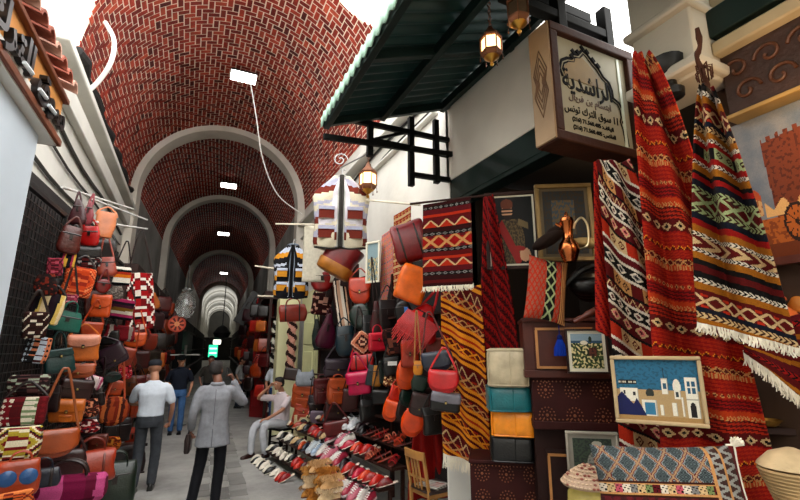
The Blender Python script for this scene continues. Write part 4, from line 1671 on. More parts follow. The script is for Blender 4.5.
def bag(kind, label, px, py, wpx, hpx, c, group, plane, rz=None, off=0., flap=None, flapc=None, paint=None, strap=0, handle=0, depthf=.36, tilt=0., pocket=None, name=None, buckle=True, strapc=None, roll=0., face_paint=None, seams=True, cat='bag'):
    """centre of the body at pixel (px,py), sizes in pixels at the plane's depth"""
    P0, N = plane
    P = onplane(px, py, Vector(P0) + N * off, N)
    D = depth(P)
    w, h = wpx * D / FPX, hpx * D / FPX
    d = depthf * min(w, h * 1.1)
    if rz is None:
        rz = -math.atan2(P.x, P.y) * .8 + rng.uniform(-.3, .3)
    if wpx < 34 and roll == 0:
        roll = rng.uniform(-.16, .16)
    if tilt == 0 and wpx < 34:
        tilt = rng.uniform(-.05, .22)
    nm = name or {'satchel': 'satchel', 'saddle': 'saddle_bag', 'tote': 'tote_bag', 'handbag': 'handbag', 'duffel': 'duffel_bag', 'round': 'round_bag', 'drop': 'shoulder_bag', 'pouch': 'pouch', 'bucket': 'bucket_bag', 'trunk': 'trunk'}[kind]
    rotm = Euler((tilt, roll, rz)).to_matrix()
    base = P - rotm @ Vector((0, 0, h / 2))
    t = thing(nm, label, cat, base, 0, group, rot=(tilt, roll, rz))
    e = PROF[kind][1]
    lm = leather(c)
    zs = sorted(set([q[0] for q in PROF[kind][0]] + ([i / 22 for i in range(23)] if paint else [.2, .4, .6, .8])))
    nr = 56 if paint else 28
    if not strap and not handle and kind not in ('trunk', 'bucket') and rng.random() < .55:
        strap = rng.uniform(10, 30)
    sl = 0 if kind in ('trunk', 'bucket') else rng.uniform(.03, .07)
    sd_ = rng.uniform(0, 50)
    g = MB()
    rings = []
    for z in zs:
        a, b = prof_at(kind, z)
        # slight slump so that no two bags look stamped
        k = 1 + .03 * math.sin(z * 7 + px)
        rg = superring(w * a * k, d * b, z * h, nr, e, cx=.02 * w * math.sin(z * 5 + py), cy=0)
        for q in rg:
            nn = mnoise.noise(Vector((q.x / w * 2.2 + sd_, q.y / w * 2.2, q.z / h * 2.0)))
            q += Vector((q.x * sl * nn * 1.6, q.y * sl * 2.5 * nn, sl * .5 * h * nn * z))
        rings.append(rg)
    if paint:
        g.loft(rings, col=lambda p: paint(p.x / (w / 2), p.z / h))
        g.build('body', BAGCLOTH, t, smooth=60)
    else:
        g.loft(rings)
        g.build('body', lm, t, smooth=60)
    fm_ = leather(flapc) if flapc else lm

    def front(x, z, ex=.004):
        a, b = prof_at(kind, min(max(z / h, 0), 1))
        q = min(abs(x) / (w * a / 2 + 1e-6), 1)
        return -d * b / 2 * (1 - q ** e) ** (1 / e) - ex - .012 * w
    if flap:
        fr_, rnd = flap
        g = MB()
        n2 = 14

        def fl(u, v):
            x = (u - .5) * 2
            if v < .25:
                k = v / .25
                return Vector((x * w / 2 * prof_at(kind, .97)[0], lerp(d * .35, -d * .42, k), h * 1.0 + .012 * w))
            k = (v - .25) / .75
            z = h - k * h * fr_ * (1 - rnd * abs(x) ** 2.6)
            a, b = prof_at(kind, min(max(z / h, 0), 1))
            xx = x * w / 2 * a * 1.01
            return Vector((xx, min(front(xx * .96, z), -d * .40), z))
        g.grid(16, n2, fl, col=(lambda u, v: face_paint((u - .5) * 2, 1 - v)) if face_paint else None)
        f_ = g.build('flap', BAGCLOTH if face_paint else fm_, t, solid=.006, smooth=70, fix=False)
        if buckle:
            zb = h - h * fr_ * .92
            yb = front(0, zb, .012)
            MB().box((0, yb, zb), (w * .09, .008, h * .16)).build('strap_tab', STRAP, f_, bevel=.002)
            MB().box((0, yb - .006, zb - h * .02), (w * .06, .006, w * .06)).build('buckle', BUCK, f_, bevel=.002)
    if pocket:
        pw, ph, pz = pocket
        g = MB()
        yy = -d / 2
        g.loft([[Vector((v.x, v.y, v.z)) for v in superring(w * pw * k, d * .34, h * (pz + ph * zz), 20, 5, cy=yy)] for zz, k in ((0, .85), (.1, 1), (.8, 1), (1, .9))])
        pk = g.build('pocket', fm_, t, smooth=60)
        MB().box((0, yy - d * .19, h * (pz + ph * .85)), (w * pw * .9, .012, h * ph * .3)).build('pocket_flap', fm_, pk, bevel=.004)
    elif seams and not paint and not flap and kind in ('round', 'duffel', 'tote', 'handbag', 'pouch', 'drop'):
        g = MB()
        if kind == 'duffel':
            for sx in (-.25, .25):
                g.tube([(sx * w, front(sx * w, z * h, -.004 + .004), z * h) for z in (.03, .15, .35, .5, .65, .85, .97)], .007 + .012 * w, 6, flat=.5)
        else:
            z = .72
            a = prof_at(kind, z)[0] * w / 2 * .94
            g.tube([(a * s_, front(a * s_, z * h, .0), z * h) for s_ in (-1, -.6, -.2, .2, .6, 1)], .006, 5)
            g.box((0, front(0, .6 * h, .004), .6 * h), (w * .12, .01, h * .2))
        g.build('trim', leather(strapc) if strapc else STRAP, t)
    sm = leather(strapc) if strapc else (lm if not paint else STRAP)
    if strap:
        L = strap * D / FPX
        a = prof_at(kind, .9)[0] * w / 2
        g = MB()
        pts = [(-a, 0, h * .86), (-a * .82, 0, h * 1.0 + L * .15), (-a * .22, 0, h + L * .9), (0, 0, h + L), (a * .22, 0, h + L * .9), (a * .82, 0, h * 1.0 + L * .15), (a, 0, h * .86)]
        g.tube(smooth_path(pts, 4), max(.009, w * .03), 6, flat=.35, upv=(0, 1, 0))
        g.build('strap', sm, t)
    if handle:
        H = handle * D / FPX
        a = prof_at(kind, 1)[0] * w * .28
        for sy in (-1, 1):
            g = MB()
            y0 = sy * d * .16
            pts = [(-a, y0 * 1.6, h * .88), (-a, y0, h * 1.0), (-a * .75, y0, h + H * .7), (0, y0 * .8, h + H), (a * .75, y0, h + H * .7), (a, y0, h * 1.0), (a, y0 * 1.6, h * .88)]
            g.tube(smooth_path(pts, 4), max(.006, w * .022), 7)
            g.build('handle', sm, t)
    if kind == 'bucket':
        MB().loft([superring(w * .92, d * .92, h * .99, 24, 3), superring(w * .8, d * .8, h * .6, 24, 3)]).build('lining', BLACKL, t)
    if kind == 'trunk':
        for sx in (-1, 1):
            for sz in (.03, .97):
                MB().box((sx * w * .46, -d * .48, sz * h), (w * .12, d * .1, h * .1)).build('corner', STRAP, t, bevel=.004)
        MB().box((0, -d / 2 - .012, h * .66), (w * .14, .02, h * .14)).build('clasp', BUCK, t, bevel=.003)
    return t


# ---- left stall: plane along x ~ -1
LA, LB = Vector((-1.06, 3.6, 0)), Vector((-.80, 8.0, 0))
ld = (LB - LA).normalized()
LN = Vector((ld.y, -ld.x, 0))
LP = (LA, LN)
GL = 'bags on the left stall'
# (kind, label, px, py, w, h, colour, options)
left = [
    ('drop', 'maroon soft purse hanging highest on the left rack', 78, 212, 16, 26, '#5a1f2c', dict(strap=8)),
    ('drop', 'pink-brown slim leather purse just right of the highest maroon purse', 88, 213, 12, 24, '#a0545c', dict(strap=8)),
    ('pouch', 'brown slouchy leather bag below the highest maroon purse on the left rack', 70, 240, 20, 28, '#6e2f20', dict(strap=10)),
    ('pouch', 'bright red leather pouch high on the left rack', 90, 236, 18, 20, '#c11f1f', dict(strap=8)),
    ('bucket', 'tan leather bucket bag with dark open mouth, high on the left rack', 105, 225, 18, 26, '#c98a60', dict(strap=6)),
    ('pouch', 'dark bag striped pink and yellow, beside the grey patterned one', 69, 256, 16, 24, '#201824', dict(paint=pat('vstripe', '#1b1624', '#2a2030', '#b94a6a', '#d9b45a'))),
    ('satchel', 'grey and black patchwork flap bag high on the left rack', 88, 257, 22, 20, '#777', dict(paint=pat('flower', '#b9b4b0', '#3a3638', '#7a3a3a', '#1c1a1c'), flap=(.5, .1), flapc='#2a2426')),
    ('satchel', 'small dusty pink kilim purse by the pillar edge', 55, 267, 13, 18, '#a04050', dict(paint=pat('dia', '#c46a7a', '#8a2f40', '#5a2030', '#a04a5a'))),
    ('satchel', 'orange tooled leather bag with carved square pattern', 78, 282, 26, 30, '#c65a26', dict(paint=pat('big', '#d97a4a', '#a03c1c', '#e09a70', '#c65a26'), roll=.14, strap=12)),
    ('pouch', 'dark brown bag with rusty patches near the black mesh', 46, 285, 20, 22, '#3a1c16', dict(paint=pat('flower', '#8a3a20', '#3a1c16', '#2a1412', '#4c2a20'))),
    ('satchel', 'little pink patterned wallet under the tooled orange bag', 70, 299, 13, 9, '#b0506a', dict(paint=pat('dia', '#d8a0a8', '#a0405a', '#70283a', '#b85a70'))),
    ('tote', 'purple-black bag with cream and yellow kilim panel', 47, 308, 27, 30, '#2a1c2a', dict(paint=pat('vstripe', '#3a2030', '#241822', '#d8c07a', '#e0cfae', '#b8503c'), strap=8, roll=.2)),
    ('handbag', 'shiny teal green handbag with a hoop handle, upper one on the left rack', 66, 321, 28, 20, '#2a7a6c', dict(handle=10)),
    ('satchel', 'brown bag with black and white stripes by the pillar, below the kilim panel bag', 35, 325, 20, 26, '#3a1d18', dict(paint=pat('diag', '#3a1d18', '#4c281f', '#e0d8c8'))),
    ('pouch', 'terracotta leather pouch on straps beneath the rods', 107, 267, 17, 20, '#a8543a', dict(strap=26)),
    ('round', 'round dark red purse under the terracotta pouch', 103, 286, 14, 14, '#8a1c1a', dict(strap=10)),
    ('satchel', 'small white, orange and black striped bag under the rods', 122, 276, 15, 18, '#ddd', dict(paint=pat('stripe', '#1a1a22', '#e8e2d8', '#e8e2d8', '#d98a2a', '#b84a2a'), strap=26)),
    ('pouch', 'small grey woven purse above the multi-striped bag', 115, 293, 15, 13, '#8a8078', dict(paint=pat('flower', '#a09890', '#6a605a', '#8a8078', '#504844'))),
    ('satchel', 'orange satchel left of the multi-striped bag', 101, 306, 17, 22, '#cf6a2c', dict(flap=(.6, .3))),
    ('satchel', 'multi-striped bag in purple, pink and yellow', 121, 309, 23, 20, '#8a4a6a', dict(paint=pat('stripe', '#2a2030', '#a83a6a', '#c8bfb0', '#8a6a2a', '#5a2040'))),
    ('tote', 'tall red, white and black kilim shoulder bag at the right end of the left rack', 140, 301, 25, 56, '#b02020', dict(paint=pat('bigdiag', '#b0202a', '#8a1620', '#ece4da', '#1a1216'), strap=44, roll=-.12, depthf=.3)),
    ('duffel', 'red and grey woven fabric pouch below the multi-striped bag', 120, 333, 26, 15, '#a05050', dict(paint=pat('vstripe', '#8a2030', '#b8b0a8', '#9a9088', '#8a2030', '#5a2a2a'))),
    ('satchel', 'tan satchel with pink light coloured into its flap', 83, 348, 28, 25, '#cf8238', dict(flap=(.42, .35), flapc='#d9a088', depthf=.4)),  # flap colour holds the pink light falling on tan leather
    ('satchel', 'plain burnt orange bag tucked behind the pink-lit flap satchel', 92, 329, 18, 14, '#b8561e', dict(off=-.05)),
    ('saddle', 'orange half-moon purse under the red and grey pouch', 135, 340, 20, 14, '#cf6a28', dict(flap=(.6, .5))),
    ('satchel', 'dark plum folder bag hanging askew', 113, 356, 24, 20, '#431a34', dict(roll=-.55, flap=(.8, .1))),
    ('saddle', 'rusty orange saddle bag right of the plum folder bag', 126, 357, 14, 18, '#a84e24', dict(flap=(.6, .5), roll=.2)),
    ('satchel', 'patchwork bag in pinks and white with dark base, by the pillar', 37, 350, 20, 26, '#3a2420', dict(paint=pat('patch', '#c98a6a', '#2a2024', '#b8c0c8', '#5a2a2a', '#1c1518'))),
    ('handbag', 'deep teal leather handbag with tall handles, lower one on the left rack', 60, 361, 26, 23, '#15504f', dict(handle=18, flap=(.3, .1), buckle=True)),
    ('duffel', 'wide dark bag with pale embroidered panel below the patchwork bag', 29, 385, 34, 20, '#3a2020', dict(paint=pat('flower', '#a8b0a0', '#6a4a48', '#3a2020', '#2a1818'), off=.05)),
    ('saddle', 'copper brown half-moon purse under the pink-lit flap satchel', 79, 371, 27, 14, '#b06840', dict(flap=(.7, .3))),
    ('satchel', 'dark brown leather satchel with front tab', 76, 389, 28, 18, '#4a2420', dict(flap=(.5, .1))),
    ('duffel', 'small pink and white striped roll bag', 93, 382, 16, 13, '#c06a80', dict(paint=pat('vstripe', '#c86a8a', '#e8dcd8', '#a84868', '#e0c8cc'), roll=.3)),
    ('round', 'little dark green purse beside the pink striped roll', 112, 377, 17, 11, '#1d4038', dict()),
    ('pouch', 'rosy red flowered pouch near the man in the white shirt', 125, 372, 13, 14, '#c04050', dict(paint=pat('flower', '#d85a6a', '#b82a40', '#7a2028', '#e0a0a0'))),
    ('satchel', 'small orange flap purse above the striped round bag', 115, 388, 14, 14, '#c8622a', dict(flap=(.6, .2))),
    ('satchel', 'dark red kilim satchel with white and green motifs, lower left', 24, 411, 38, 27, '#7a1c28', dict(paint=pat('patch', '#7a1c28', '#8a2430', '#d8d0c0', '#8a9a7a', '#6a1822'), off=.06, depthf=.35)),
    ('satchel', 'honey tan satchel with two front straps', 67, 411, 29, 21, '#d08434', dict(flap=(.5, .15), off=.03, pocket=(.4, .3, .08))),
    ('round', 'striped brown round leather bag hanging on long straps, nearest the man in the white shirt', 113, 411, 29, 28, '#8a4a2a', dict(paint=pat('vstripe', '#8a3a1c', '#c07a4a', '#5a2a1c', '#a85a30'), strap=34, strapc='#c06a4a', off=.05, depthf=.5)),
    ('pouch', 'dark pouch with peach flower print', 89, 408, 18, 18, '#3a2420', dict(paint=pat('flower', '#d8a080', '#6a3a2c', '#2a1c1c', '#a8604a'))),
    ('satchel', 'big kilim bag with green and yellow stepped diamonds, lower left', 18, 444, 36, 32, '#8a3a2a', dict(paint=pat('big', '#e0d8c0', '#8a2a2a', '#3a2430', '#b8a84a'), off=.1, depthf=.4)),
    ('saddle', 'large plain tan saddle bag hanging on a long strap', 54, 444, 40, 26, '#b4642c', dict(flap=(.85, .25), buckle=False, strap=60, strapc='#a86a40', off=.10, depthf=.3)),
    ('satchel', 'big maroon leather bag behind the large tan saddle bag', 60, 464, 42, 26, '#4c1a1c', dict(off=.03)),
    ('pouch', 'small red and white flowered pouch above the terracotta duffel', 87, 426, 22, 13, '#a02a34', dict(paint=pat('flower', '#e0d0c8', '#a82a38', '#6a1c24', '#4a3a4a'))),
    ('backless', 'orange bag with two blue front panels at the lower left', 18, 478, 34, 34, '#b0562a', None),
    ('duffel', 'terracotta leather duffel with straps and two handles', 90, 466, 42, 30, '#b04e28', dict(handle=12, off=.12, depthf=.7, strapc='#8a3c20')),
    ('pouch', 'gold and orange pouch on top of the dark trunk', 110, 444, 20, 14, '#b8742a', dict(paint=pat('flower', '#d8a04a', '#b8642a', '#7a3a1c', '#c8842a'))),
    ('pouch', 'terracotta bag slumped at the right of the dark trunk lid', 133, 438, 15, 20, '#a44a2c', dict()),
    ('satchel', 'brown strap purse left of the gold pouch', 98, 443, 16, 16, '#7a3a20', dict(flap=(.6, .2))),
    ('trunk', 'dark maroon leather trunk on the ground beside the walking man', 124, 459, 36, 28, '#3a1416', dict(depthf=.6)),
    ('tote', 'dark green leather holdall on the ground, foremost at the alley side', 114, 482, 38, 38, '#1b3a28', dict(handle=10, off=.22, depthf=.6)),
    ('duffel', 'shiny magenta duffel with pale stripes at the bottom of the stall', 64, 489, 72, 26, '#8a1c56', dict(paint=pat('vstripe', '#8a1c56', '#a82a6a', '#7a1648', '#c86a98', '#8a1c56'), handle=14, off=.2, depthf=.7)),
    ('duffel', 'navy blue leather bag behind the magenta duffel', 42, 478, 30, 18, '#1d2740', dict(handle=10, off=.13)),
    ('satchel', 'orange and dark patterned bag in the bottom left corner', 12, 503, 34, 20, '#b05a34', dict(paint=pat('dia', '#2a1c1c', '#c8703c', '#8a3a28', '#d8905a'), off=.2)),
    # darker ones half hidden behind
    ('satchel', 'black bag half hidden behind the pink-lit flap satchel', 110, 338, 16, 14, '#17110f', dict(off=-.1)),
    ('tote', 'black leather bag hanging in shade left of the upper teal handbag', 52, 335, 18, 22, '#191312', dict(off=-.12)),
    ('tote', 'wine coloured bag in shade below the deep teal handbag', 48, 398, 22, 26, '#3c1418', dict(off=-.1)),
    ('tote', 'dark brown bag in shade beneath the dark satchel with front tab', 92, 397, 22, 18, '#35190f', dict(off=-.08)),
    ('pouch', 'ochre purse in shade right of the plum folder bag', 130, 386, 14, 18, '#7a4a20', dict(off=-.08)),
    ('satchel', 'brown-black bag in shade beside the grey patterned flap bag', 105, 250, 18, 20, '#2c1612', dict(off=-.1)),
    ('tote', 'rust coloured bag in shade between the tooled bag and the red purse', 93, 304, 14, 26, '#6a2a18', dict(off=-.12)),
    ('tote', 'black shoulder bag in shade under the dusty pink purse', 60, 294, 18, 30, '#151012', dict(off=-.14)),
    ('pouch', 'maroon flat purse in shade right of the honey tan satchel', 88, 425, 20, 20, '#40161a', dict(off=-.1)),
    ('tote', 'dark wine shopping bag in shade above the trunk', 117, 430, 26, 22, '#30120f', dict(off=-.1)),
]
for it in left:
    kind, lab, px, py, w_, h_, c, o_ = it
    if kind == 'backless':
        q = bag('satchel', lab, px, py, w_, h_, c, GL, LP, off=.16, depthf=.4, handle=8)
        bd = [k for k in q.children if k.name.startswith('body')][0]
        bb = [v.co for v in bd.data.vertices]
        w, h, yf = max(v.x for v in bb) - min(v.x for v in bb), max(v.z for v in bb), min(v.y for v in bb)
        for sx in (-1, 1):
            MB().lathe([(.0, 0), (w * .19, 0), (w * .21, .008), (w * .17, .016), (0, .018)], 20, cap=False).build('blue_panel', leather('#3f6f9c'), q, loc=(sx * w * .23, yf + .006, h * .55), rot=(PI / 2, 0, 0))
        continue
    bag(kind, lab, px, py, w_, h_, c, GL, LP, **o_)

# rack of the left stall: black mesh panel, rods, shelf table
LD = Matrix((ld, LN, Vector((0, 0, 1)))).transposed().to_4x4()


def lpt(s_, o_, z):
    return LA + ld * s_ + LN * o_ + Vector((0, 0, z))


t = thing('mesh_rack', 'black wire mesh display panel behind the left bags', 'rack', lpt(1.6, -.22, 0))
base = lpt(1.6, -.22, 0)
g = MB()
for k in range(60):
    s_ = .1 + k * .07
    g.bar(lpt(s_, -.22, .5) - base, lpt(s_, -.22, 3.15) - base, .008)
for k in range(38):
    z = .5 + k * .07
    g.bar(lpt(.1, -.22, z) - base, lpt(4.3, -.22, z) - base, .008)
g.build('wire_mesh', BLACKM, t)
for s_ in (.1, 1.5, 2.9, 4.3):
    MB().bar(lpt(s_, -.23, 0) - base, lpt(s_, -.23, 3.2) - base, .05).build('post', BLACKM, t)
for z in (.5, 3.2):
    MB().bar(lpt(.1, -.23, z) - base, lpt(4.3, -.23, z) - base, .04).build('rail', BLACKM, t)
for k, (a, b_) in enumerate((((62, 187, 4.2), (133, 209, 6.6)), ((92, 199, 4.7), (147, 220, 6.9)), ((96, 222, 4.7), (147, 229, 6.9)))):
    o = MB().tube([at(*a), at(*b_)], .013, 8).build('display_rod', mat('bright_rod', '#cfcfca', .4, .2))
    tag(o, ('upper', 'middle', 'lower')[k] + ' of the three bright metal rods reaching out over the left stall', 'rod')
g = MB()
g.box((2.45, -.12, .22), (4.2, .5, .40), M=Matrix.Translation(LA) @ LD)
g.box((2.45, -.3, .55), (4.2, .2, .3), M=Matrix.Translation(LA) @ LD)
o = g.build('stall_table', mat('dark_cloth', '#120d0c', .9, 0, .3, 30, .2), bevel=.02)
tag(o, 'low dark covered table under the left stall of bags', 'table')
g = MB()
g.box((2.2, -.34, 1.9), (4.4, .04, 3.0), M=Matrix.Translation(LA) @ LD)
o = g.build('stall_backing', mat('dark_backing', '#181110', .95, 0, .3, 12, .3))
tag(o, 'dark cloth backing hanging behind the mesh rack on the left', 'backing')

# ---- right stall
RA, RB = Vector((1.95, 9.3, 0)), Vector((2.55, 4.5, 0))
rd = (RB - RA).normalized()
RN = Vector((rd.y, -rd.x, 0))
if RN.x > 0:
    RN = -RN
RP = (RA, RN)
GR = 'bags on the right stall'
right = [
    ('duffel', 'terracotta leather handbag hanging under the smaller striped vest', 293, 313, 27, 17, '#b04a2c', dict(handle=6, off=.2)),
    ('bucket', 'big leather bucket bag in wine red with ochre end, under the large striped vest', 340, 260, 36, 32, '#8a1c24', dict(roll=.5, off=.25, depthf=.8)),
    ('round', 'red domed leather bag left of the wine red bucket bag', 322, 281, 24, 22, '#9a1c1c', dict(off=.15, depthf=.6)),
    ('saddle', 'orange leather pouch hanging right of the long white striped bag', 360, 291, 22, 26, '#c4501f', dict(flap=(.6, .4), strap=10)),
    ('tote', 'long brown and white striped bag hanging in the middle of the rack', 342, 303, 15, 46, '#5a2a1a', dict(paint=pat('vstripe', '#5a2a1a', '#e8e0d4', '#1a1614', '#d8b8a0'), depthf=.4, strap=6)),
    ('satchel', 'dark red bag with white flower spots beside the yellow shutters', 322, 304, 20, 22, '#4a1414', dict(paint=pat('flower', '#d8b0a0', '#5a1818', '#4a1414', '#3a1010'))),
    ('drop', 'purple and magenta teardrop shoulder bag over the yellow shutters', 327, 331, 20, 34, '#6a1a44', dict(strap=6)),
    ('drop', 'dark green teardrop shoulder bag behind the magenta one', 318, 334, 14, 30, '#1c3a34', dict(off=-.05, strap=8)),
    ('pouch', 'deep blue-green leather bag below the long striped bag', 346, 341, 22, 30, '#16404c', dict(strap=8)),
    ('round', 'dark green round tray bag on the rack', 360, 316, 22, 26, '#1c3c30', dict(strap=6, depthf=.3)),
    ('drop', 'wine teardrop bag with long thin straps', 377, 318, 16, 34, '#5a1a20', dict(strap=44, strapc='#3a1414')),
    ('round', 'brown and cream flowered round bag', 362, 343, 22, 24, '#7a3a2c', dict(paint=pat('big', '#e0b8a0', '#5a2420', '#6a2c28', '#c88a70'), depthf=.35)),
    ('satchel', 'glossy pink-red handbag in the middle of the rack', 378, 342, 20, 18, '#c82a48', dict(handle=8, flap=(.4, .2))),
    ('satchel', 'dark brown bag with tan patches right of the glossy pink-red handbag', 393, 341, 18, 26, '#3a1c18', dict(paint=pat('patch', '#3a1c18', '#8a5a48', '#2a1412', '#5a2c22'))),
    ('duffel', 'large dark red leather bag hanging beside the speckled wall rugs', 410, 242, 34, 40, '#8e1826', dict(off=.25, depthf=.6, roll=-.3)),
    ('satchel', 'large bright orange leather bag hanging below the dark red one', 412, 284, 30, 36, '#e88420', dict(off=.3, depthf=.6, roll=.35)),
    ('drop', 'bright red tasselled leather bag under the large orange bag', 421, 321, 42, 36, '#e21c2c', dict(off=.16, roll=.5, depthf=.5)),
    ('round', 'black hoop handled bag with a blue tag', 403, 312, 18, 22, '#16120f', dict(strap=4, depthf=.3)),
    ('satchel', 'rust orange tall satchel left of the navy metallic bag', 410, 354, 18, 26, '#b84a1e', dict(flap=(.55, .5))),
    ('satchel', 'rust orange bag above the navy metallic bag', 436, 347, 20, 18, '#a8401c', dict(off=-.06)),
    ('saddle', 'orange saddle bag below the rust orange satchel', 406, 377, 20, 24, '#d8661c', dict(flap=(.75, .4), buckle=False, roll=.2)),
    ('pouch', 'little yellow purse hanging on a tan cord', 418, 368, 10, 14, '#d89a2a', dict(strap=50, strapc='#b88a5a', off=.3)),
    ('saddle', 'shiny navy metallic flap bag on straps beside the yellow kilim', 437, 362, 30, 20, '#3a4254', dict(flap=(.8, .2), buckle=False, strap=40, off=.42, strapc='#7a2a20')),
    ('saddle', 'coral red flap bag under the navy metallic bag', 443, 382, 30, 22, '#c8343a', dict(flap=(.85, .3), buckle=False, off=.44)),
    ('satchel', 'silver topped black bag under the coral red flap bag', 445, 402, 30, 18, '#1c1416', dict(flap=(.5, .1), flapc='#8a8890', off=.42)),
    ('saddle', 'dark green oval flap bag left of the coral one', 419, 385, 16, 18, '#1d4a3c', dict(flap=(.85, .4), buckle=False, roll=.3)),
    ('saddle', 'dark green oval flap bag lower, above the brown one', 407, 398, 16, 16, '#1c4034', dict(flap=(.85, .4), buckle=False, roll=.3, off=-.03)),
    ('saddle', 'small coral oval flap bag above the shoes', 396, 394, 15, 14, '#d84a34', dict(flap=(.85, .4), buckle=False, roll=.35)),
    ('saddle', 'bright orange oval flap bag directly above the sandals', 391, 411, 16, 20, '#e06a1e', dict(flap=(.85, .4), buckle=False, roll=.3, off=.06)),
    ('saddle', 'large orange oval flap bag nearest the chair back', 412, 424, 22, 24, '#e0641e', dict(flap=(.85, .4), buckle=False, roll=.35, off=.1)),
    ('satchel', 'dark brown flap bag between the green and orange ovals', 420, 405, 20, 22, '#4a221c', dict(flap=(.7, .1), roll=.2, off=.04)),
    ('saddle', 'dark brown oval bag left of the brown flap bag', 403, 411, 14, 18, '#3a1c14', dict(flap=(.85, .4), buckle=False, roll=.25)),
    ('satchel', 'shiny plum and silver clutch bag by the yellow shutters', 338, 368, 27, 17, '#4a3a48', dict(flap=(.6, .1), handle=0)),
    ('duffel', 'bright red clutch right of the plum and silver one', 362, 362, 23, 15, '#c81e2c', dict()),
    ('satchel', 'magenta pink quilted bag under the bright red clutch', 359, 383, 23, 22, '#c81464', dict(flap=(.5, .1), depthf=.5, off=.04)),
    ('backpack', 'orange leather backpack, upper of the two stacked behind the seated man', 303, 396, 22, 22, '#b8622a', {}),
    ('backpack', 'orange leather backpack, lower of the two stacked behind the seated man', 303, 413, 19, 18, '#b04e24', {}),
    ('backpack', 'dark red backpack right of the stacked orange backpacks', 322, 391, 18, 24, '#6a1618', {}),
    ('backpack', 'amber quilted backpack under the plum and silver clutch', 337, 391, 20, 24, '#b4602c', {}),
    ('satchel', 'oxblood satchel under the amber quilted backpack', 337, 411, 26, 18, '#4c1a18', dict(flap=(.6, .1))),
    ('satchel', 'grey-violet box bag beside the lower orange backpack', 318, 417, 15, 12, '#8a7a88', dict()),
    ('satchel', 'small grey box bag above the violet one', 314, 400, 12, 9, '#5a5258', dict()),
    ('satchel', 'brown-black bag between the two small box bags', 316, 408, 14, 11, '#38201c', dict(flap=(.6, .1))),
    ('satchel', 'dark red open box bag on the shoe bench', 337, 428, 26, 14, '#7a1c1c', dict(off=.12)),
    ('tote', 'slim dark green bag among the upright purses', 384, 372, 11, 22, '#1f3a30', dict()),
    ('tote', 'slim mustard bag among the upright purses', 377, 376, 9, 20, '#b8862a', dict()),
    ('tote', 'slim slate blue bag among the upright purses', 371, 375, 9, 20, '#33444a', dict()),
    ('tote', 'black bag with a white label right of the upright purses', 392, 366, 18, 18, '#1a211c', dict(label_patch=1)),
    ('pouch', 'cream and brown flower purse below the black labelled bag', 390, 380, 14, 12, '#7a4a34', dict(paint=pat('flower', '#e0c8a0', '#8a5a3c', '#5a2c22', '#a8702c'))),
    ('satchel', 'black clutch under the magenta quilted bag', 381, 397, 18, 14, '#1c1a20', dict(off=.02)),
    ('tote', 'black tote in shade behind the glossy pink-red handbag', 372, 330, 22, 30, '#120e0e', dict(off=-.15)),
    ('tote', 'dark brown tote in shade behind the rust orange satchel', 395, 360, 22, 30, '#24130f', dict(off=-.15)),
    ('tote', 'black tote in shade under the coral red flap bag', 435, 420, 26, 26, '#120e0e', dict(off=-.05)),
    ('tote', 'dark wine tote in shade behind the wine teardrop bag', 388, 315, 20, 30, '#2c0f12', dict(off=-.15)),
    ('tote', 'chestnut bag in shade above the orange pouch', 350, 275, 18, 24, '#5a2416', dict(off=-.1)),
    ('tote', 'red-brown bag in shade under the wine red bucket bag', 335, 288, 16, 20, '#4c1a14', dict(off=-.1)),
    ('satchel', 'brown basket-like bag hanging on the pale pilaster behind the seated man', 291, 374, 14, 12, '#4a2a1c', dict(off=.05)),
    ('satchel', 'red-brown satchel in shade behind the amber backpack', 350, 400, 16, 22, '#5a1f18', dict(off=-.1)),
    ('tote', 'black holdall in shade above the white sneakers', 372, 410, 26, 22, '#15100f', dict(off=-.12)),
]
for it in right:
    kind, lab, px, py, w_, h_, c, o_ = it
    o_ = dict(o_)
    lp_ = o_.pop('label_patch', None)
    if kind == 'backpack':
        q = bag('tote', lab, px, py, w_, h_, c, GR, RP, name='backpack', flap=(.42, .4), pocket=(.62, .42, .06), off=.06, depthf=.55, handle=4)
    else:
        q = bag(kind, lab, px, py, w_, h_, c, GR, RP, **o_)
    if lp_:
        MB().box((0, -.06, .16), (.12, .012, .05), rot=(0, .1, 0)).build('white_label', WHITE, q)
    if 'tasselled' in lab:
        g = MB()
        for k in range(26):
            x = -.2 + k * .016
            g.tube([(x, -.10, .24), (x - .03, -.13, .1), (x - .05, -.11, -.06 - .03 * (k % 4))], [.012, .009, .005], 5)
        g.build('tassels', leather('#d01826'), q)
    if 'blue tag' in lab:
        MB().box((.04, -.05, .16), (.05, .012, .09)).build('blue_tag', mat('blue_tag', '#3a7ac8', .5), q, bevel=.003)
    if 'ochre end' in lab:
        bd = [k for k in q.children if k.name.startswith('body')][0]
        w = max(v.co.x for v in bd.data.vertices)
        h = max(v.co.z for v in bd.data.vertices)
        MB().loft([superring(w * 2.04 * a, w * 1.66 * a, z * h, 28, 3) for z, a in ((-.01, .8), (.03, .90), (.3, .95), (.34, .95))]).build('ochre_end', leather('#b8843a'), q, smooth=60)

# rack of the right stall
RDm = Matrix((rd, -RN, Vector((0, 0, 1)))).transposed().to_4x4()   # x along stall toward us, y into the wall


def rpt(s_, o_, z):
    return RA + rd * s_ + RN * o_ + Vector((0, 0, z))


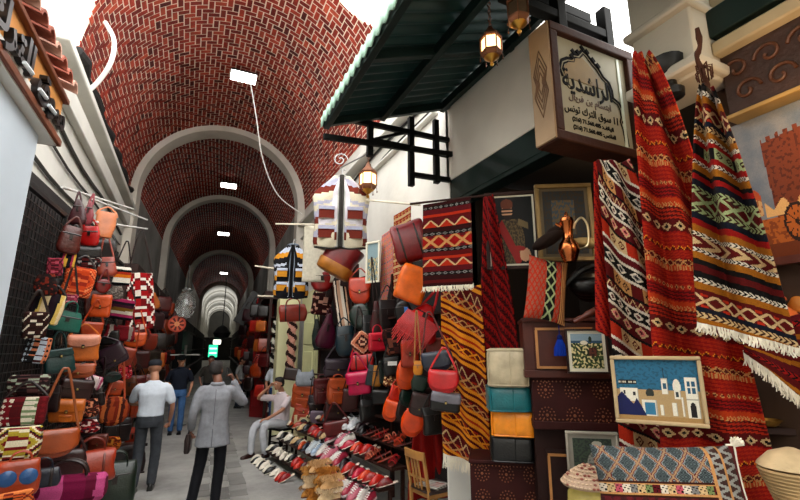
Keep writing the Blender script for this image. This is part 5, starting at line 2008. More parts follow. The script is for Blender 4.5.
RL = (RB - RA).length
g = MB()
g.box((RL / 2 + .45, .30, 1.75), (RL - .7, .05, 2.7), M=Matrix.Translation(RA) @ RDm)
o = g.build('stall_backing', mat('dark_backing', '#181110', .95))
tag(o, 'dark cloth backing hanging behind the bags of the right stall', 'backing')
t = thing('display_rack', 'dark wooden rack of shelves carrying the bags of the right stall', 'rack', rpt(RL / 2, -.2, 0))
base = rpt(RL / 2, -.2, 0)
for z in (1.0, 1.45, 1.9, 2.35):
    MB().bar(rpt(.8, -.2, z) - base, rpt(RL, -.2, z) - base, .14, .025).build('shelf', DARKWOOD, t)
for s_ in (.8, 2.2, 3.5, RL):
    MB().bar(rpt(s_, -.26, 0) - base, rpt(s_, -.26, 3.0) - base, .05).build('post', DARKWOOD, t)
# rods that carry the vests
for k, (a, b_, lab) in enumerate((((276, 224, 8.0), (345, 225, 7.4), 'pale rod carrying the large striped vest'), ((255, 266, 8.4), (300, 272, 8.3), 'pale rod carrying the smaller striped vest'), ((258, 296, 8.6), (300, 297, 8.6), 'thin pale rod below the smaller striped vest'), ((355, 199, 7.2), (420, 205, 6.2), 'thin pale rod by the amber lantern on the right wall'))):
    o = MB().tube([at(*a), at(*b_)], .016, 8).build('display_rod', mat('pale_rod', '#cfc6b0', .5))
    tag(o, lab, 'rod')


# vests
def vest(label, px, py, wpx, hpx, D, rz, cols, zipc='#3a3a40'):
    w, h = wpx * D / FPX, hpx * D / FPX
    P = at(px, py, D) - Vector((0, 0, h / 2))
    t = thing('vest', label, 'vest', P, rz, 'striped vests hanging over the right stall')
    cs_ = [deep(q, 1.4) for q in cols]

    def half(side):
        g = MB()

        WP = ((0, .43), (.06, .46), (.3, .44), (.55, .47), (.68, .50), (.76, .47), (.86, .31), (.94, .20), (1, .14))

        def f(u, v, back=0):
            wid = WP[-1][1]
            for i in range(len(WP) - 1):
                if v <= WP[i + 1][0]:
                    k = (v - WP[i][0]) / (WP[i + 1][0] - WP[i][0])
                    wid = lerp(WP[i][1], WP[i + 1][1], k)
                    break
            x = side * (.008 * w + u * wid * w)
            y = (-.20 * w if not back else .16 * w) * math.sqrt(max(0, 1 - (u * .99) ** 2.6)) * (.55 + .45 * math.sin(PI * min(1, v * .8 + .2)) ) + .014 * math.sin(v * 19 + u * 7)
            return Vector((x, y, v * h - .03 * h * math.sin(u * 3 + .4)))

        def cf(u, v):
            v = v + .10 * u - .03
            if u < .12:
                return cs_[4]
            if u < .30 and v > .35:
                return cs_[3]
            if v > .62:
                return cs_[int(v * 9) % 3]
            if .06 < v < .30 and .2 < u < .84:
                return cs_[1] if v > .2 else cs_[0]
            if .34 < v < .54 and .2 < u < .84:
                return cs_[2] if v > .45 else cs_[1] if v > .42 else cs_[3]
            k = int((v * 11) % 3)
            return cs_[k]
        g.grid(24, 40, lambda u, v: f(u, v), col=cf)
        g.grid(24, 40, lambda u, v: f(u, v, 1), col=cf)
        g.build('front_panel', BAGCLOTH, t, solid=.012, smooth=80, fix=False)
        for v0 in (.10, .36):
            pk = MB()
            q = f(.52, v0 + .08)
            pk.loft([superring(w * .27, w * .06, (v0 + zz) * h, 20, 6, cx=q.x, cy=q.y - .01) for zz in (0, .02, .14, .16)], col=lambda p: cs_[(int(p.z / h * 30)) % 2])
            ob = pk.build('pocket', BAGCLOTH, t, smooth=60)
            MB().box((q.x, q.y - w * .045, (v0 + .14) * h), (w * .28, .02, h * .05)).build('pocket_flap', cloth(cols[2]), ob, bevel=.004)
        g = MB()
        pts = [f(0.0, v / 12) + Vector((0, -.01, 0)) for v in range(13)]
        g.tube(pts, .014 * w / .5 + .006, 6)
        pts = [f(i / 10, 0) + Vector((0, 0, -.005)) for i in range(11)]
        g.tube(pts, .016, 6)
        g.build('border', cloth(zipc), t)
    half(-1)
    half(1)
    MB().tube(smooth_path([(-.13 * w, -.03, h * .99), (-.1 * w, .09 * w, h * 1.03), (0, .12 * w, h * 1.05), (.1 * w, .09 * w, h * 1.03), (.13 * w, -.03, h * .99)], 5), .03, 8, flat=.8).build('collar', cloth(cols[4]), t)
    MB().tube([(0, 0, h * 1.03), (0, 0, h * 1.1), (.03, 0, h * 1.13), (.05, 0, h * 1.1)], .007, 6).build('hanger_hook', STEEL, t)
    return t


vest('large striped vest in brick red, lilac and cream hanging high over the right stall', 341, 212, 56, 74, 7.0, -.3, ['#d2cbb8', '#7e3a2a', '#b4b4c2', '#d4d0d4', '#b4b4ae'], '#55524e')
vest('smaller striped vest in black, mustard and pale blue, left of the large vest', 292, 271, 36, 52, 8.1, -.25, ['#23222a', '#c8963a', '#c6ccd8', '#1c1b20', '#8a929c'], '#1c1b20')

# cream cloth garment behind the vest
o = MB()
o.grid(10, 20, lambda u, v: Vector(((u - .5) * .55, .02 * math.sin(u * 9 + v * 4), v * 1.0)))
o = o.build('hanging_shirt', cloth('#cfcabc'), loc=at(318, 282, 7.6), rot=(0, 0, -.3), solid=.02)
tag(o, 'pale cloth garment hanging behind the large striped vest', 'garment')

# grey plush cat-eared bag
t = thing('plush_bag', 'grey plush bag with two pointed ears on top of the orange backpacks', 'bag', onplane(305, 386, RA + RN * .06, RN), -.3)
Dp = depth(t.location)
wp = 19 * Dp / FPX
GP = mat('grey_plush', '#8a8f96', .95, 0, .8, 60, .15, spec=.1)
MB().loft([superring(wp * a, wp * .6 * b, z * wp * .72, 28, 3.5) for z, a, b in ((0, .7, .6), (.06, .92, .85), (.3, 1, 1), (.7, .96, .95), (.94, .84, .7), (1, .6, .4))]).build('body', GP, t, smooth=80)
for sx in (-1, 1):
    MB().lathe([(wp * .13, 0), (wp * .09, wp * .09), (wp * .02, wp * .2)], 10).build('ear', GP, t, loc=(sx * wp * .32, 0, wp * .66), rot=(0, sx * .25, 0))
MB().ell((wp * .3, -wp * .28, wp * .36), (wp * .05, wp * .03, wp * .05)).build('eye', BLACKL, t)
# cream panel with a dark oval
t = thing('display_card', 'cream leather panel with a black oval, standing under the stacked backpacks', 'panel', onplane(303, 436, RA + RN * .08, RN), -.3)
Dp = depth(t.location)
w, h = 19 * Dp / FPX, 20 * Dp / FPX
MB().box((0, 0, h / 2), (w, .05, h)).build('board', leather('#cfc4a4'), t, bevel=.008)
MB().ell((0, -.028, h * .5), (w * .24, .012, h * .32)).build('oval', BLACKL, t)


# ---- shoes
def shoe(kind, label, P, L, rz, c, c2, group, pitch=0.):
    t = thing({'slipper': 'slipper', 'sneaker': 'sneaker', 'sandal': 'sandal', 'fluffy': 'fur_slipper'}[kind], label, 'shoe', P, 0, group, rot=(pitch, 0, rz))
    W_ = L * .36
    lm = leather(c)
    # local: toe toward -Y

    def outline(k):
        # half width along the foot: 0 heel .. 1 toe
        return W_ / 2 * (.72 + .18 * math.sin(k * PI * .5) - .12 * math.sin(k * 2 * PI) * .5) * (1 - max(0, (k - .78) / .22) ** 2 * (.55 if kind == 'sneaker' else .8))
    ks = [0, .05, .12, .25, .4, .55, .7, .8, .88, .95, 1.0]

    def sole_ring(k, z, s_=1.0):
        return outline(k) * s_, (.5 - k) * L
    g = MB()
    th = L * (.11 if kind == 'sneaker' else .05)
    pts = [(-outline(k) * (.3 if k == 0 else 1), (.5 - k) * L) for k in ks] + [(outline(k) * (.3 if k == 0 else 1), (.5 - k) * L) for k in reversed(ks)]
    g.loft([[Vector((x, y, z)) for x, y in pts] for z in (0, th)])
    g.build('sole', leather(c2), t, bevel=.004)
    g = MB()
    rings = []
    top = {'slipper': (.0, .0, .04, .12, .30, .34, .30, .24, .17, .11, .07), 'sneaker': (.30, .42, .44, .40, .42, .40, .30, .25, .21, .15, .09), 'sandal': (0,) * 11, 'fluffy': (.12, .2, .2, .2, .34, .4, .36, .3, .24, .16, .1)}[kind]
    st_ = 3 if kind == 'slipper' else 0
    if kind != 'sandal':
        for i in range(st_, 11):
            k = ks[i]
            o_ = outline(k) * (.45 if k == 0 else 1) * .96
            hh = top[i] * L * .8 + .003
            ring = [Vector((o_ * math.cos(a), (.5 - k) * L, th * .8 + hh * math.sin(a))) for a in [PI * j / 10 for j in range(11)]]
            ring += [Vector((-o_ * .9, (.5 - k) * L, th * .7)), Vector((o_ * .9, (.5 - k) * L, th * .7))]
            rings.append(ring)
        g.loft(rings)
        up = g.build('upper', lm if kind != 'fluffy' else mat('fur_' + c.lstrip('#'), c, .95, 0, 1., 50, .35, spec=.1), t, smooth=70)
        if kind == 'sneaker':
            MB().lathe([(W_ * .30, 0), (W_ * .34, .006), (W_ * .28, .012)], 14).build('collar', BLACKL, t, loc=(0, .28 * L, th + .30 * L), rot=(-.25, 0, 0))
            for q in range(4):
                kk = .42 + q * .09
                zz = th + lerp(.345, .235, q / 3) * L
                MB().bar((-W_ * .22, (.5 - kk) * L, zz), (W_ * .22, (.5 - kk) * L, zz), .012, .008).build('lace', WHITE, t)
        if kind == 'slipper':
            MB().ell((0, .24 * L, th), (W_ * .32, L * .2, .006), n=12, k=4).build('insole', leather(c2), t)
    else:
        for kk, cc in ((.55, 0), (.72, 0), (.25, 0)):
            o_ = outline(kk)
            pts = [(o_ * math.cos(a), (.5 - kk) * L, th * .7 + L * .17 * math.sin(a)) for a in [PI * j / 8 for j in range(9)]]
            MB().tube(pts, L * .045, 6, flat=.3, upv=(0, 1, 0)).build('strap', lm, t)
    return t


# stepped shoe bench
SA, SB = Vector((1.42, 8.7, 0)), Vector((1.95, 5.1, 0))
sd = (SB - SA).normalized()
SN = Vector((-sd.y, sd.x, 0))
if SN.x < 0:
    SN = -SN
t = thing('shoe_bench', 'dark stepped bench displaying the shoes along the right stall', 'bench', (SA + SB) / 2)
base = (SA + SB) / 2
SL = (SB - SA).length
steps = [(.02, .14), (.20, .34), (.38, .54), (.56, .74)]
for o_, z in steps:
    MB().bar(SA + SN * (o_ + .10) + Vector((0, 0, z - .015)) - base, SB + SN * (o_ + .10) + Vector((0, 0, z - .015)) - base, .22, .03).build('shelf', DARKWOOD, t)
    for s_ in (.05, SL / 2, SL - .05):
        MB().bar(SA + sd * s_ + SN * (o_ + .18) - base, SA + sd * s_ + SN * (o_ + .18) + Vector((0, 0, z - .03)) - base, .04).build('leg', DARKWOOD, t)
GS = 'shoes on the right stall'
SR = math.atan2(-sd.x, -sd.y) if False else 0


ORD = ['farthest', 'second', 'third', 'fourth', 'fifth', 'sixth', 'seventh', 'eighth', 'ninth', 'tenth', 'eleventh', 'twelfth', 'thirteenth', 'fourteenth', 'fifteenth', 'sixteenth', 'seventeenth', 'eighteenth', 'nineteenth', 'twentieth', 'twenty-first', 'twenty-second', 'twenty-third', 'twenty-fourth', 'twenty-fifth', 'twenty-sixth', 'twenty-seventh', 'twenty-eighth', 'twenty-ninth', 'thirtieth']
CHK = ('slipper', .25, [('black and white', '#e2ddd0', '#1a1614'), ('black', '#1a1614', '#e2ddd0'), ('white', '#e8e2d6', '#2a2420')])
REDS = ('slipper', .26, [('red', '#b82a1e', '#7a1a14'), ('orange-red', '#c8452a', '#6a1a14'), ('crimson', '#a01c28', '#d8c8b8')])
MIX = ('slipper', .26, [('cream', '#d8d0c0', '#8a6a4a'), ('orange', '#c8642a', '#5a2a1a'), ('navy', '#2a3348', '#8a8a94'), ('rust', '#b0522a', '#e0d0b8'), ('maroon', '#6a2420', '#3a1a18'), ('tan', '#d0b890', '#8a4a2a'), ('black', '#1c1a20', '#6a6a70')])
PALEB = ('sneaker', .28, [('pale blue', '#a8b8c8', '#d0d8de'), ('pale grey', '#c4ccd0', '#dfe3e6')])
PINKS = ('sneaker', .28, [('pink and white', '#c8788a', '#e2ddd8'), ('white and pink', '#e0dcd6', '#c0506a'), ('deep pink', '#b84a62', '#e6dcdc'), ('dusty pink', '#c8a0a4', '#ece6e2')])
WHT = ('sneaker', .28, [('white', '#dfe2e6', '#ffffff'), ('off-white', '#d4d6d8', '#f2f2f2')])
SAND = ('sandal', .27, [('red strappy', '#b8281e', '#7a2a1a'), ('coral strappy', '#d86a4a', '#a04a2c'), ('crimson strappy', '#b02430', '#6a2a1c'), ('peach strappy', '#e0a088', '#a0523a')])
REDP = ('slipper', .27, [('red pale-soled', '#b02a22', '#d8c8b8'), ('scarlet', '#c83a2a', '#e0d4c8'), ('crimson', '#8a1c24', '#d0c4b8'), ('hot pink', '#c8385a', '#e6ded6'), ('orange', '#d85a1e', '#f0e0c8')])
DARKS = ('slipper', .26, [('dark blue', '#1c1e2c', '#8a8a90'), ('black', '#17151a', '#77757a'), ('plum', '#40182c', '#b8a8a8')])
PLAN = [
    ('ground before', -.16, .0, [(1.35, CHK), (1.75, REDS)]),
    ('lowest step of', .12, .14, [(1.1, CHK), (1.5, REDS), (2.2, MIX), (2.8, PINKS), (3.7, PINKS)]),
    ('second step of', .30, .34, [(.7, CHK), (1.3, MIX), (1.75, PALEB), (2.5, PINKS), (2.8, DARKS), (3.7, REDP)]),
    ('third step of', .48, .54, [(.9, MIX), (1.5, REDS), (1.9, MIX), (2.4, PINKS), (3.0, REDP), (3.7, SAND)]),
    ('top step of', .66, .74, [(1.2, MIX), (1.7, DARKS), (2.2, WHT), (2.6, DARKS), (3.7, SAND)]),
]
TOE = -SN
SRZ = math.atan2(TOE.x, -TOE.y)
for stp, o_, z, segs_ in PLAN:
    s_ = .10
    i = 0
    while s_ < segs_[-1][0] - .05:
        kd, L, cl = next(q[1] for q in segs_ if s_ < q[0])
        nm_, c, c2 = cl[i % len(cl)]
        pit = rng.uniform(.18, .42)
        P = SA + sd * s_ + SN * (o_ + rng.uniform(-.05, .04))
        P.z = z + .5 * L * math.sin(pit) * .9 + .002
        shoe(kd, '%s %s, %s the shoe bench, %s from far end' % (nm_, kd, stp, ORD[i] if i else 'first'), P, L, SRZ + rng.uniform(-.55, .55), c, c2, GS, pitch=pit)
        s_ += rng.uniform(.115, .15)
        i += 1
# the shaggy tan fur slippers piled at the front corner
FURT = [('#b07a3c', 'c'), ('#c49a6a', 'c'), ('#a86a2c', 'c'), ('#cbb08a', 'c')]
fp = [(312, 472), (320, 466), (327, 474), (314, 482), (324, 484), (332, 482), (318, 494), (329, 494), (310, 490)]
GF = 'shaggy fur slippers'
for i, (px, py) in enumerate(fp):
    P = onx(px, py, 1.44 + .03 * (i % 3))
    P.z = max(P.z - .06, .02)
    c = FURT[i % 4][0]
    t = shoe('fluffy', 'tan shaggy fur slipper in the pile at the front corner of the shoe bench', P, .26, rng.uniform(-1.8, -.4), c, '#8a5a34', GF)
    g = MB()
    rr = random.Random(i)
    for k in range(240):
        a, b_ = rr.uniform(0, 2 * PI), rr.uniform(.1, 1)
        q = Vector((.05 * math.cos(a) * b_, rr.uniform(-.12, .12), .05 + .05 * math.sqrt(max(0, 1 - b_ * b_))))
        g.tube([q, q + Vector((.03 * math.cos(a), rr.uniform(-.02, .02), .03)), q + Vector((.055 * math.cos(a), rr.uniform(-.03, .03), -.005))], [.003, .0025, .001], 3)
    tag(g.build('fur', mat('fur_' + c.lstrip('#'), c, .95, 0, 1., 50, .35, spec=.1), t), kind='stuff')
# ------------------------------------------------------------------ PEOPLE
SKIN = mat('skin', '#a9765a', .55, 0, .1, 60, .08)
SKIN2 = mat('skin_dark', '#7d5240', .55, 0, .1, 60, .08)
HAIR = mat('hair_black', '#14100e', .7, 0, .6, 90, .2)
EYEW = mat('eye_white', '#d8d4cc', .3, bump=0)
WR = bpy.data.textures.new('wrinkles', 'CLOUDS')
WR.noise_scale = .16


def cring(c, rx, ry, n=18, d=None, e=2.3):
    """ring around c; in the horizontal plane, or perpendicular to d"""
    c = Vector(c)
    out = []
    if d is None:
        a1, a2 = Vector((1, 0, 0)), Vector((0, 1, 0))
    else:
        d = Vector(d).normalized()
        a1 = d.cross(Vector((0, 1, 0)))
        if a1.length < .1:
            a1 = d.cross(Vector((1, 0, 0)))
        a1.normalize()
        a2 = d.cross(a1).normalized()
    for j in range(n):
        t = 2 * PI * j / n
        cx, sy = math.cos(t), math.sin(t)
        out.append(c + a1 * (rx * math.copysign(abs(cx) ** (2 / e), cx)) + a2 * (ry * math.copysign(abs(sy) ** (2 / e), sy)))
    return out


def limb(g, pts, rs, n=14):
    pts = [Vector(p) for p in pts]
    P, Rr = [], []
    sp = smooth_path(pts, 5)
    for i, q in enumerate(sp):
        k = i / 5
        a = min(int(k), len(pts) - 2)
        P.append(q)
        Rr.append(lerp(rs[a], rs[a + 1], k - a))
    g.tube(P, Rr, n)
    g.ell(P[0], (Rr[0],) * 3, n=10, k=7)
    g.ell(P[-1], (Rr[-1],) * 3, n=10, k=7)


def hand(g, wrist, d, palm_n, curl=.5, s=1.0, side=1):
    """palm and five separate fingers; d along the hand, palm_n out of the palm"""
    d = Vector(d).normalized()
    pn = Vector(palm_n)
    pn = (pn - d * pn.dot(d)).normalized()
    ac = d.cross(pn) * side
    W0 = Vector(wrist)
    g.loft([[W0 + d * (t * s) + ac * (w * s * math.cos(a)) + pn * (h * s * math.sin(a)) for a in [2 * PI * j / 12 for j in range(12)]] for t, w, h in ((-.02, .026, .020), (.02, .032, .018), (.06, .042, .016), (.095, .043, .014), (.105, .038, .010))])
    for k, (off, L) in enumerate(((-.033, .068), (-.011, .078), (.011, .073), (.033, .056))):
        p = W0 + d * (.095 * s) + ac * off * s
        q = [p - d * .02 * s]
        ang = 0
        for seg in (.45, .32, .23):
            ang += curl * (.9 if seg == .45 else 1.1)
            q.append(q[-1] + (d * math.cos(ang) + pn * math.sin(ang)) * (L + .0) * seg * s * 1.15)
        g.tube(q, [.0095 * s, .009 * s, .008 * s, .0065 * s], 8)
        g.ell(q[-1], (.007 * s,) * 3, n=8, k=5)
    p = W0 + d * .025 * s - ac * .030 * s
    q = [p, p - ac * .024 * s + d * .028 * s + pn * .012 * s, p - ac * .028 * s + d * .058 * s + pn * .02 * s, p - ac * .02 * s + d * .078 * s + pn * .026 * s]
    g.tube(q, [.013 * s, .011 * s, .0095 * s, .007 * s], 8)


def headmesh(g, c, f, s=1.0):
    """head centred at c (middle of skull), face toward f (unit, horizontal-ish)"""
    f = Vector(f).normalized()
    r = f.cross(Vector((0, 0, 1))).normalized()
    u = r.cross(f)
    M = Matrix((r, f, u)).transposed().to_4x4()
    M.translation = Vector(c)

    def add(cc, rr_, n=16, k=12):
        g.ell(tuple(x * s for x in cc), tuple(x * s for x in rr_), n=n, k=k, M=M)
    add((0, -.012, .025), (.076, .094, .088))
    add((0, .02, -.03), (.066, .072, .085))
    add((0, .048, -.082), (.040, .040, .034))
    # nose
    g.tube([M @ Vector((0, .086 * s, .018 * s)), M @ Vector((0, .104 * s, -.018 * s)), M @ Vector((0, .108 * s, -.030 * s))], [.009 * s, .013 * s, .014 * s], 8)
    # brow ridge, lips, ears
    g.tube([M @ Vector((x * s, (.088 - 9 * x * x) * s, .034 * s)) for x in (-.045, -.02, 0, .02, .045)], .010 * s, 7)
    g.tube([M @ Vector((x * s, (.088 - 10 * x * x) * s, -.058 * s)) for x in (-.022, -.01, 0, .01, .022)], .0075 * s, 7)
    for sx in (-1, 1):
        add((sx * .076, -.008, -.005), (.012, .022, .032), 10, 7)
        add((sx * .038, .055, -.022), (.026, .03, .026), 10, 7)
    return M


def eyes(M, parent, s=1.0):
    for sx in (-1, 1):
        e = MB().ell((sx * .030 * s, .079 * s, .012 * s), (.0115 * s, .010 * s, .0085 * s), n=10, k=6, M=M).build('eye', EYEW, parent)
        MB().ell((sx * .030 * s, .0885 * s, .012 * s), (.0052 * s, .003 * s, .0055 * s), n=8, k=4, M=M).build('iris', BLACKL, e)


def hairmesh(M, parent, s=1.0, m=HAIR, bald=False, size=1.0):
    g = MB()
    vs = []
    g.loft([[M @ Vector((a * s * math.cos(t), (-.018 + (b_ if math.sin(t) < 0 else b2) * math.sin(t)) * s, (z + (.052 if math.sin(t) > .2 else 0) * k) * s)) for t in [2 * PI * j / 20 for j in range(20)]] for a, b_, b2, z, k in ((.070, .086, .072, -.055, 1.), (.0815, .098, .088, -.01, 1.), (.084, .098, .100, .035, .8), (.079, .09, .096, .075, .3), (.06, .07, .072, .104, .1), (.03, .035, .035, .119, 0), (.005, .006, .006, .123, 0))])
    return g.build('hair', m, parent, smooth=180)


def cap(M, parent, c, s=1.0, brim=True, flat=False):
    m = cloth(c)
    g = MB()
    g.loft([[M @ Vector((a * s * math.cos(t), (-.012 + b_ * math.sin(t)) * s, z * s)) for t in [2 * PI * j / 22 for j in range(22)]] for a, b_, z in ((.083, .100, .035), (.090, .107, .05), (.092, .108, .075), (.084, .098, .105), (.055, .065, .125), (.01, .012, .130))])
    o = g.build('cap', m, parent, smooth=70)
    if brim:
        g = MB()
        g.grid(14, 4, lambda u, v: M @ Vector((.082 * s * math.cos(lerp(PI * .1, PI * .9, u)) * (1 - .05 * v), (.07 + .03 * math.sin(lerp(PI * .1, PI * .9, u)) + v * .065 * math.sin(lerp(PI * .1, PI * .9, u))) * s - .0, (.046 - .018 * v) * s)))
        g.build('brim', m, o, solid=.006)
    return o


def garment(g, name, m, parent, vox=.011, wr=.014, sm=3):
    o = g.build(name, m, parent, remesh=vox, smoothit=sm, fix=True)
    md = o.modifiers.new('wrinkle', 'DISPLACE')
    md.texture = WR
    md.strength = wr
    md.mid_level = .5
    return o


def footwear(parent, ankle, d, m, L=.28):
    d = Vector((d[0], d[1], 0)).normalized()
    r = Vector((d.y, -d.x, 0))
    A = Vector(ankle)
    A.z = 0
    g = MB()
    rings = []
    for t, w, h in ((-.30, .030, .055), (-.25, .036, .085), (-.08, .038, .095), (.15, .042, .065), (.40, .048, .050), (.58, .044, .042), (.68, .024, .028)):
        ring = []
        for a in [PI * j / 9 for j in range(10)]:
            ring.append(A + d * (t * L) + r * (w * math.cos(a)) + Vector((0, 0, .012 + h * math.sin(a))))
        ring += [A + d * (t * L) - r * w + Vector((0, 0, 0)), A + d * (t * L) + r * w + Vector((0, 0, 0))]
        rings.append(ring)
    g.loft(rings)
    return g.build('shoe', m, parent, smooth=60)


def person(label, P, rz, J, shirt, pants, shoes_c, face, skin=SKIN, hair='hair', capc=None, jacket=False, sleeve='short', hcurl=.5, hs=1.0, extra=None, group=None, vox=.0075, collar=None, build=1.0):
    """J: joints in the person's frame (front -Y)"""
    t = thing('person', label, 'person', P, rz, group)
    V = {k: Vector(v) for k, v in J.items()}
    g = MB()
    hd = V['head']
    F = Vector(face)
    M = headmesh(g, hd, F)
    limb(g, [V['neck'] + Vector((0, .005, -.05)), V['neck'] + Vector((0, .0, .03)), hd + Vector((0, .012, -.05))], [.062, .056, .055])
    ch, pe = V['chest'], V['pelvis']
    b_ = build
    up = (V['neck'] - pe).normalized()
    g.loft([cring(pe.lerp(ch, -.15), .13 * b_, .095, d=up), cring(pe, .155 * b_, .105, d=up), cring(pe.lerp(ch, .5), .14 * b_, .10, d=up), cring(ch, .155 * b_, .10, d=up), cring(ch.lerp(V['neck'], .45), .12, .07, d=up), cring(ch.lerp(V['neck'], .95), .07, .06, d=up)])
    for s_ in 'lr':
        limb(g, [V['sh' + s_], V['el' + s_], V['wr' + s_]], [.040, .036, .027])
        limb(g, [V['hip' + s_], V['kn' + s_], V['an' + s_]], [.085, .055, .038])
        hd_ = V.get('hd' + s_, (V['wr' + s_] - V['el' + s_]).normalized())
        hn = V.get('pn' + s_, Vector((1 if s_ == 'l' else -1, 0, 0)))
        hand(g, V['wr' + s_], hd_, hn, curl=hcurl if not isinstance(hcurl, dict) else hcurl[s_], s=hs, side=1 if s_ == 'l' else -1)
    g.build('body', skin, t, remesh=vox, smoothit=2)
    eyes(M, t)
    if hair == 'hair':
        hairmesh(M, t)
    elif hair == 'short':
        hairmesh(M, t, .99, mat('hair_grey_black', '#241f1d', .8, 0, .6, 90, .3))
    if capc:
        cap(M, t, capc[0], brim=capc[1])
    # trousers
    g = MB()
    g.loft([cring(pe + up * -.13, .15 * b_, .125, d=up), cring(pe + up * -.05, .178 * b_, .135, d=up), cring(pe + up * .05, .172 * b_, .128, d=up), cring(pe + up * .11, .165 * b_, .122, d=up)])
    for s_ in 'lr':
        A = V['an' + s_]
        limb(g, [V['hip' + s_], V['kn' + s_], A.lerp(V['kn' + s_], .04)], [.092, .070, .060])
    garment(g, 'trousers', pants, t)
    # belt
    MB().loft([cring(pe + up * .085, .160 * b_, .12, d=up), cring(pe + up * .12, .158 * b_, .118, d=up)]).build('belt', BLACKL, t)
    # shirt / jacket
    g = MB()
    hem = -.10 if jacket else .02
    tor = [cring(pe + up * hem, (.190 if jacket else .176) * b_, .14, d=up)]
    if jacket:
        tor = [cring(pe + up * -.24, .215 * b_, .155, d=up)] + tor
    tor += [cring(pe + up * .12, .170 * b_, .135, d=up), cring(pe.lerp(ch, .55), .170 * b_, .132, d=up), cring(ch, .19 * b_, .135, d=up), cring(ch.lerp(V['neck'], .42), .192 * b_, .115, d=up), cring(ch.lerp(V['neck'], .70), .155, .09, d=up), cring(ch.lerp(V['neck'], .88), .095, .072, d=up), cring(ch.lerp(V['neck'], .98), .068, .066, d=up)]
    g.loft(tor)
    for s_ in 'lr':
        S_, E_, W_ = V['sh' + s_], V['el' + s_], V['wr' + s_]
        if sleeve == 'short':
            E2 = S_.lerp(E_, .80)
            limb(g, [ch.lerp(S_, .55) + Vector((0, 0, .02)), S_ * .97 + Vector((0, 0, -.035 if True else 0)) + (S_ - S_ * .97), E2], [.066, .066, .062])
        else:
            limb(g, [ch.lerp(S_, .55) + Vector((0, 0, .02)), S_ + Vector((0, 0, -.035)), E_, E_.lerp(W_, .93)], [.068, .070, .058, .046])
    garment(g, 'jacket' if jacket else 'shirt', shirt, t, wr=.022 if jacket else .016)
    if collar:
        MB().loft([cring(V['neck'] + up * -.035, .086, .084, d=up), cring(V['neck'] + up * .004, .072, .070, d=up)], cap=False).build('collar', collar, t, solid=.012)
    for s_ in 'lr':
        dv = V.get('ft' + s_, Vector((0, -1, 0)))
        footwear(t, V['an' + s_], dv, shoes_c)
    return t, V, M


GREYJ = mat('jacket_grey', '#83858b', .85, 0, .35, 120, .12, spec=.2)
BLACKT = mat('trousers_black', '#121318', .85, 0, .2, 100, .15, spec=.2)
WHITES = mat('shirt_white', '#c8d0da', .85, 0, .2, 100, .06, spec=.2)
GREYT = mat('trousers_grey', '#3a3d42', .85, 0, .3, 90, .2, spec=.2)
NAVY = mat('shirt_navy', '#131824', .85, 0, .2, 100, .12, spec=.2)
JEANS = mat('jeans_blue', '#3d5f8c', .85, 0, .4, 60, .25, spec=.2)
PINKW = mat('shirt_pale_pink', '#d5c8cc', .85, 0, .2, 100, .06, spec=.2)
PALEP = mat('trousers_pale', '#b9bcc2', .85, 0, .3, 90, .08, spec=.2)
SHOEB = leather('#181412')
SHOEBR = leather('#4a2018')

# man in the grey jacket, seen from behind (front -Y local, turned away)
Ps = onz(207, 508, 0)
J = dict(head=(.03, -.03, 1.655), neck=(.0, .02, 1.50), chest=(0, .02, 1.30), pelvis=(0, .01, .97),
         shl=(-.18, .02, 1.42), ell=(-.34, -.12, 1.22), wrl=(-.19, -.08, 1.50), hdl=(.35, -.05, 1), pnl=(.9, .2, -.3),
         shr=(.18, .03, 1.42), elr=(.25, .08, 1.14), wrr=(.27, -.04, .93), pnr=(-1, 0, 0),
         hipl=(-.09, .01, .92), knl=(-.10, -.03, .50), anl=(-.08, .02, .08), hipr=(.09, .01, .92), knr=(.13, -.02, .50), anr=(.19, .06, .08))
t, V, M = person('man seen from behind in a grey suit jacket, holding a phone to his ear', Ps, PI - .12, J, GREYJ, BLACKT, SHOEB, (-.35, -.9, 0), SKIN2, 'short', None, True, 'long', {'l': .75, 'r': .6}, collar=GREYJ)
# jacket details
g = MB()
g.tube([(0, .185, .95), (0, .18, .82), (0, .185, .735)], .004, 5)
g.tube([(0, .165, 1.42), (0, .175, 1.2), (0, .165, 1.0)], .003, 5)
g.build('seam', mat('jacket_seam', '#4c4e53', .9), t)
ph = thing('phone', 'dark mobile phone held to the ear of the man in the grey jacket', 'phone', Ps + Matrix.Rotation(PI - .12, 3, 'Z') @ Vector((-.115, -.10, 1.62)), PI - .12, rot=(.3, .25, PI - .4))
MB().box((0, 0, 0), (.02, .06, .12)).build('casing', BLACKM, ph, bevel=.006)
# folded brown coat / bag held in his left hand
q = thing('folder', 'dark brown leather document bag held low by the man in the grey jacket', 'bag', Ps + Matrix.Rotation(PI - .12, 3, 'Z') @ Vector((.29, -.05, .66)), PI - .12)
MB().loft([superring(.07 * a, .30 * b_, z, 20, 5) for z, a, b_ in ((0, .8, .95), (.02, 1, 1), (.15, 1.1, 1), (.22, .7, .96))]).build('body', leather('#3a1c18'), q)
MB().tube(smooth_path([(0, -.06, .21), (0, -.05, .26), (0, .05, .26), (0, .06, .21)], 4), .008, 6).build('handle', leather('#2a1412'), q)

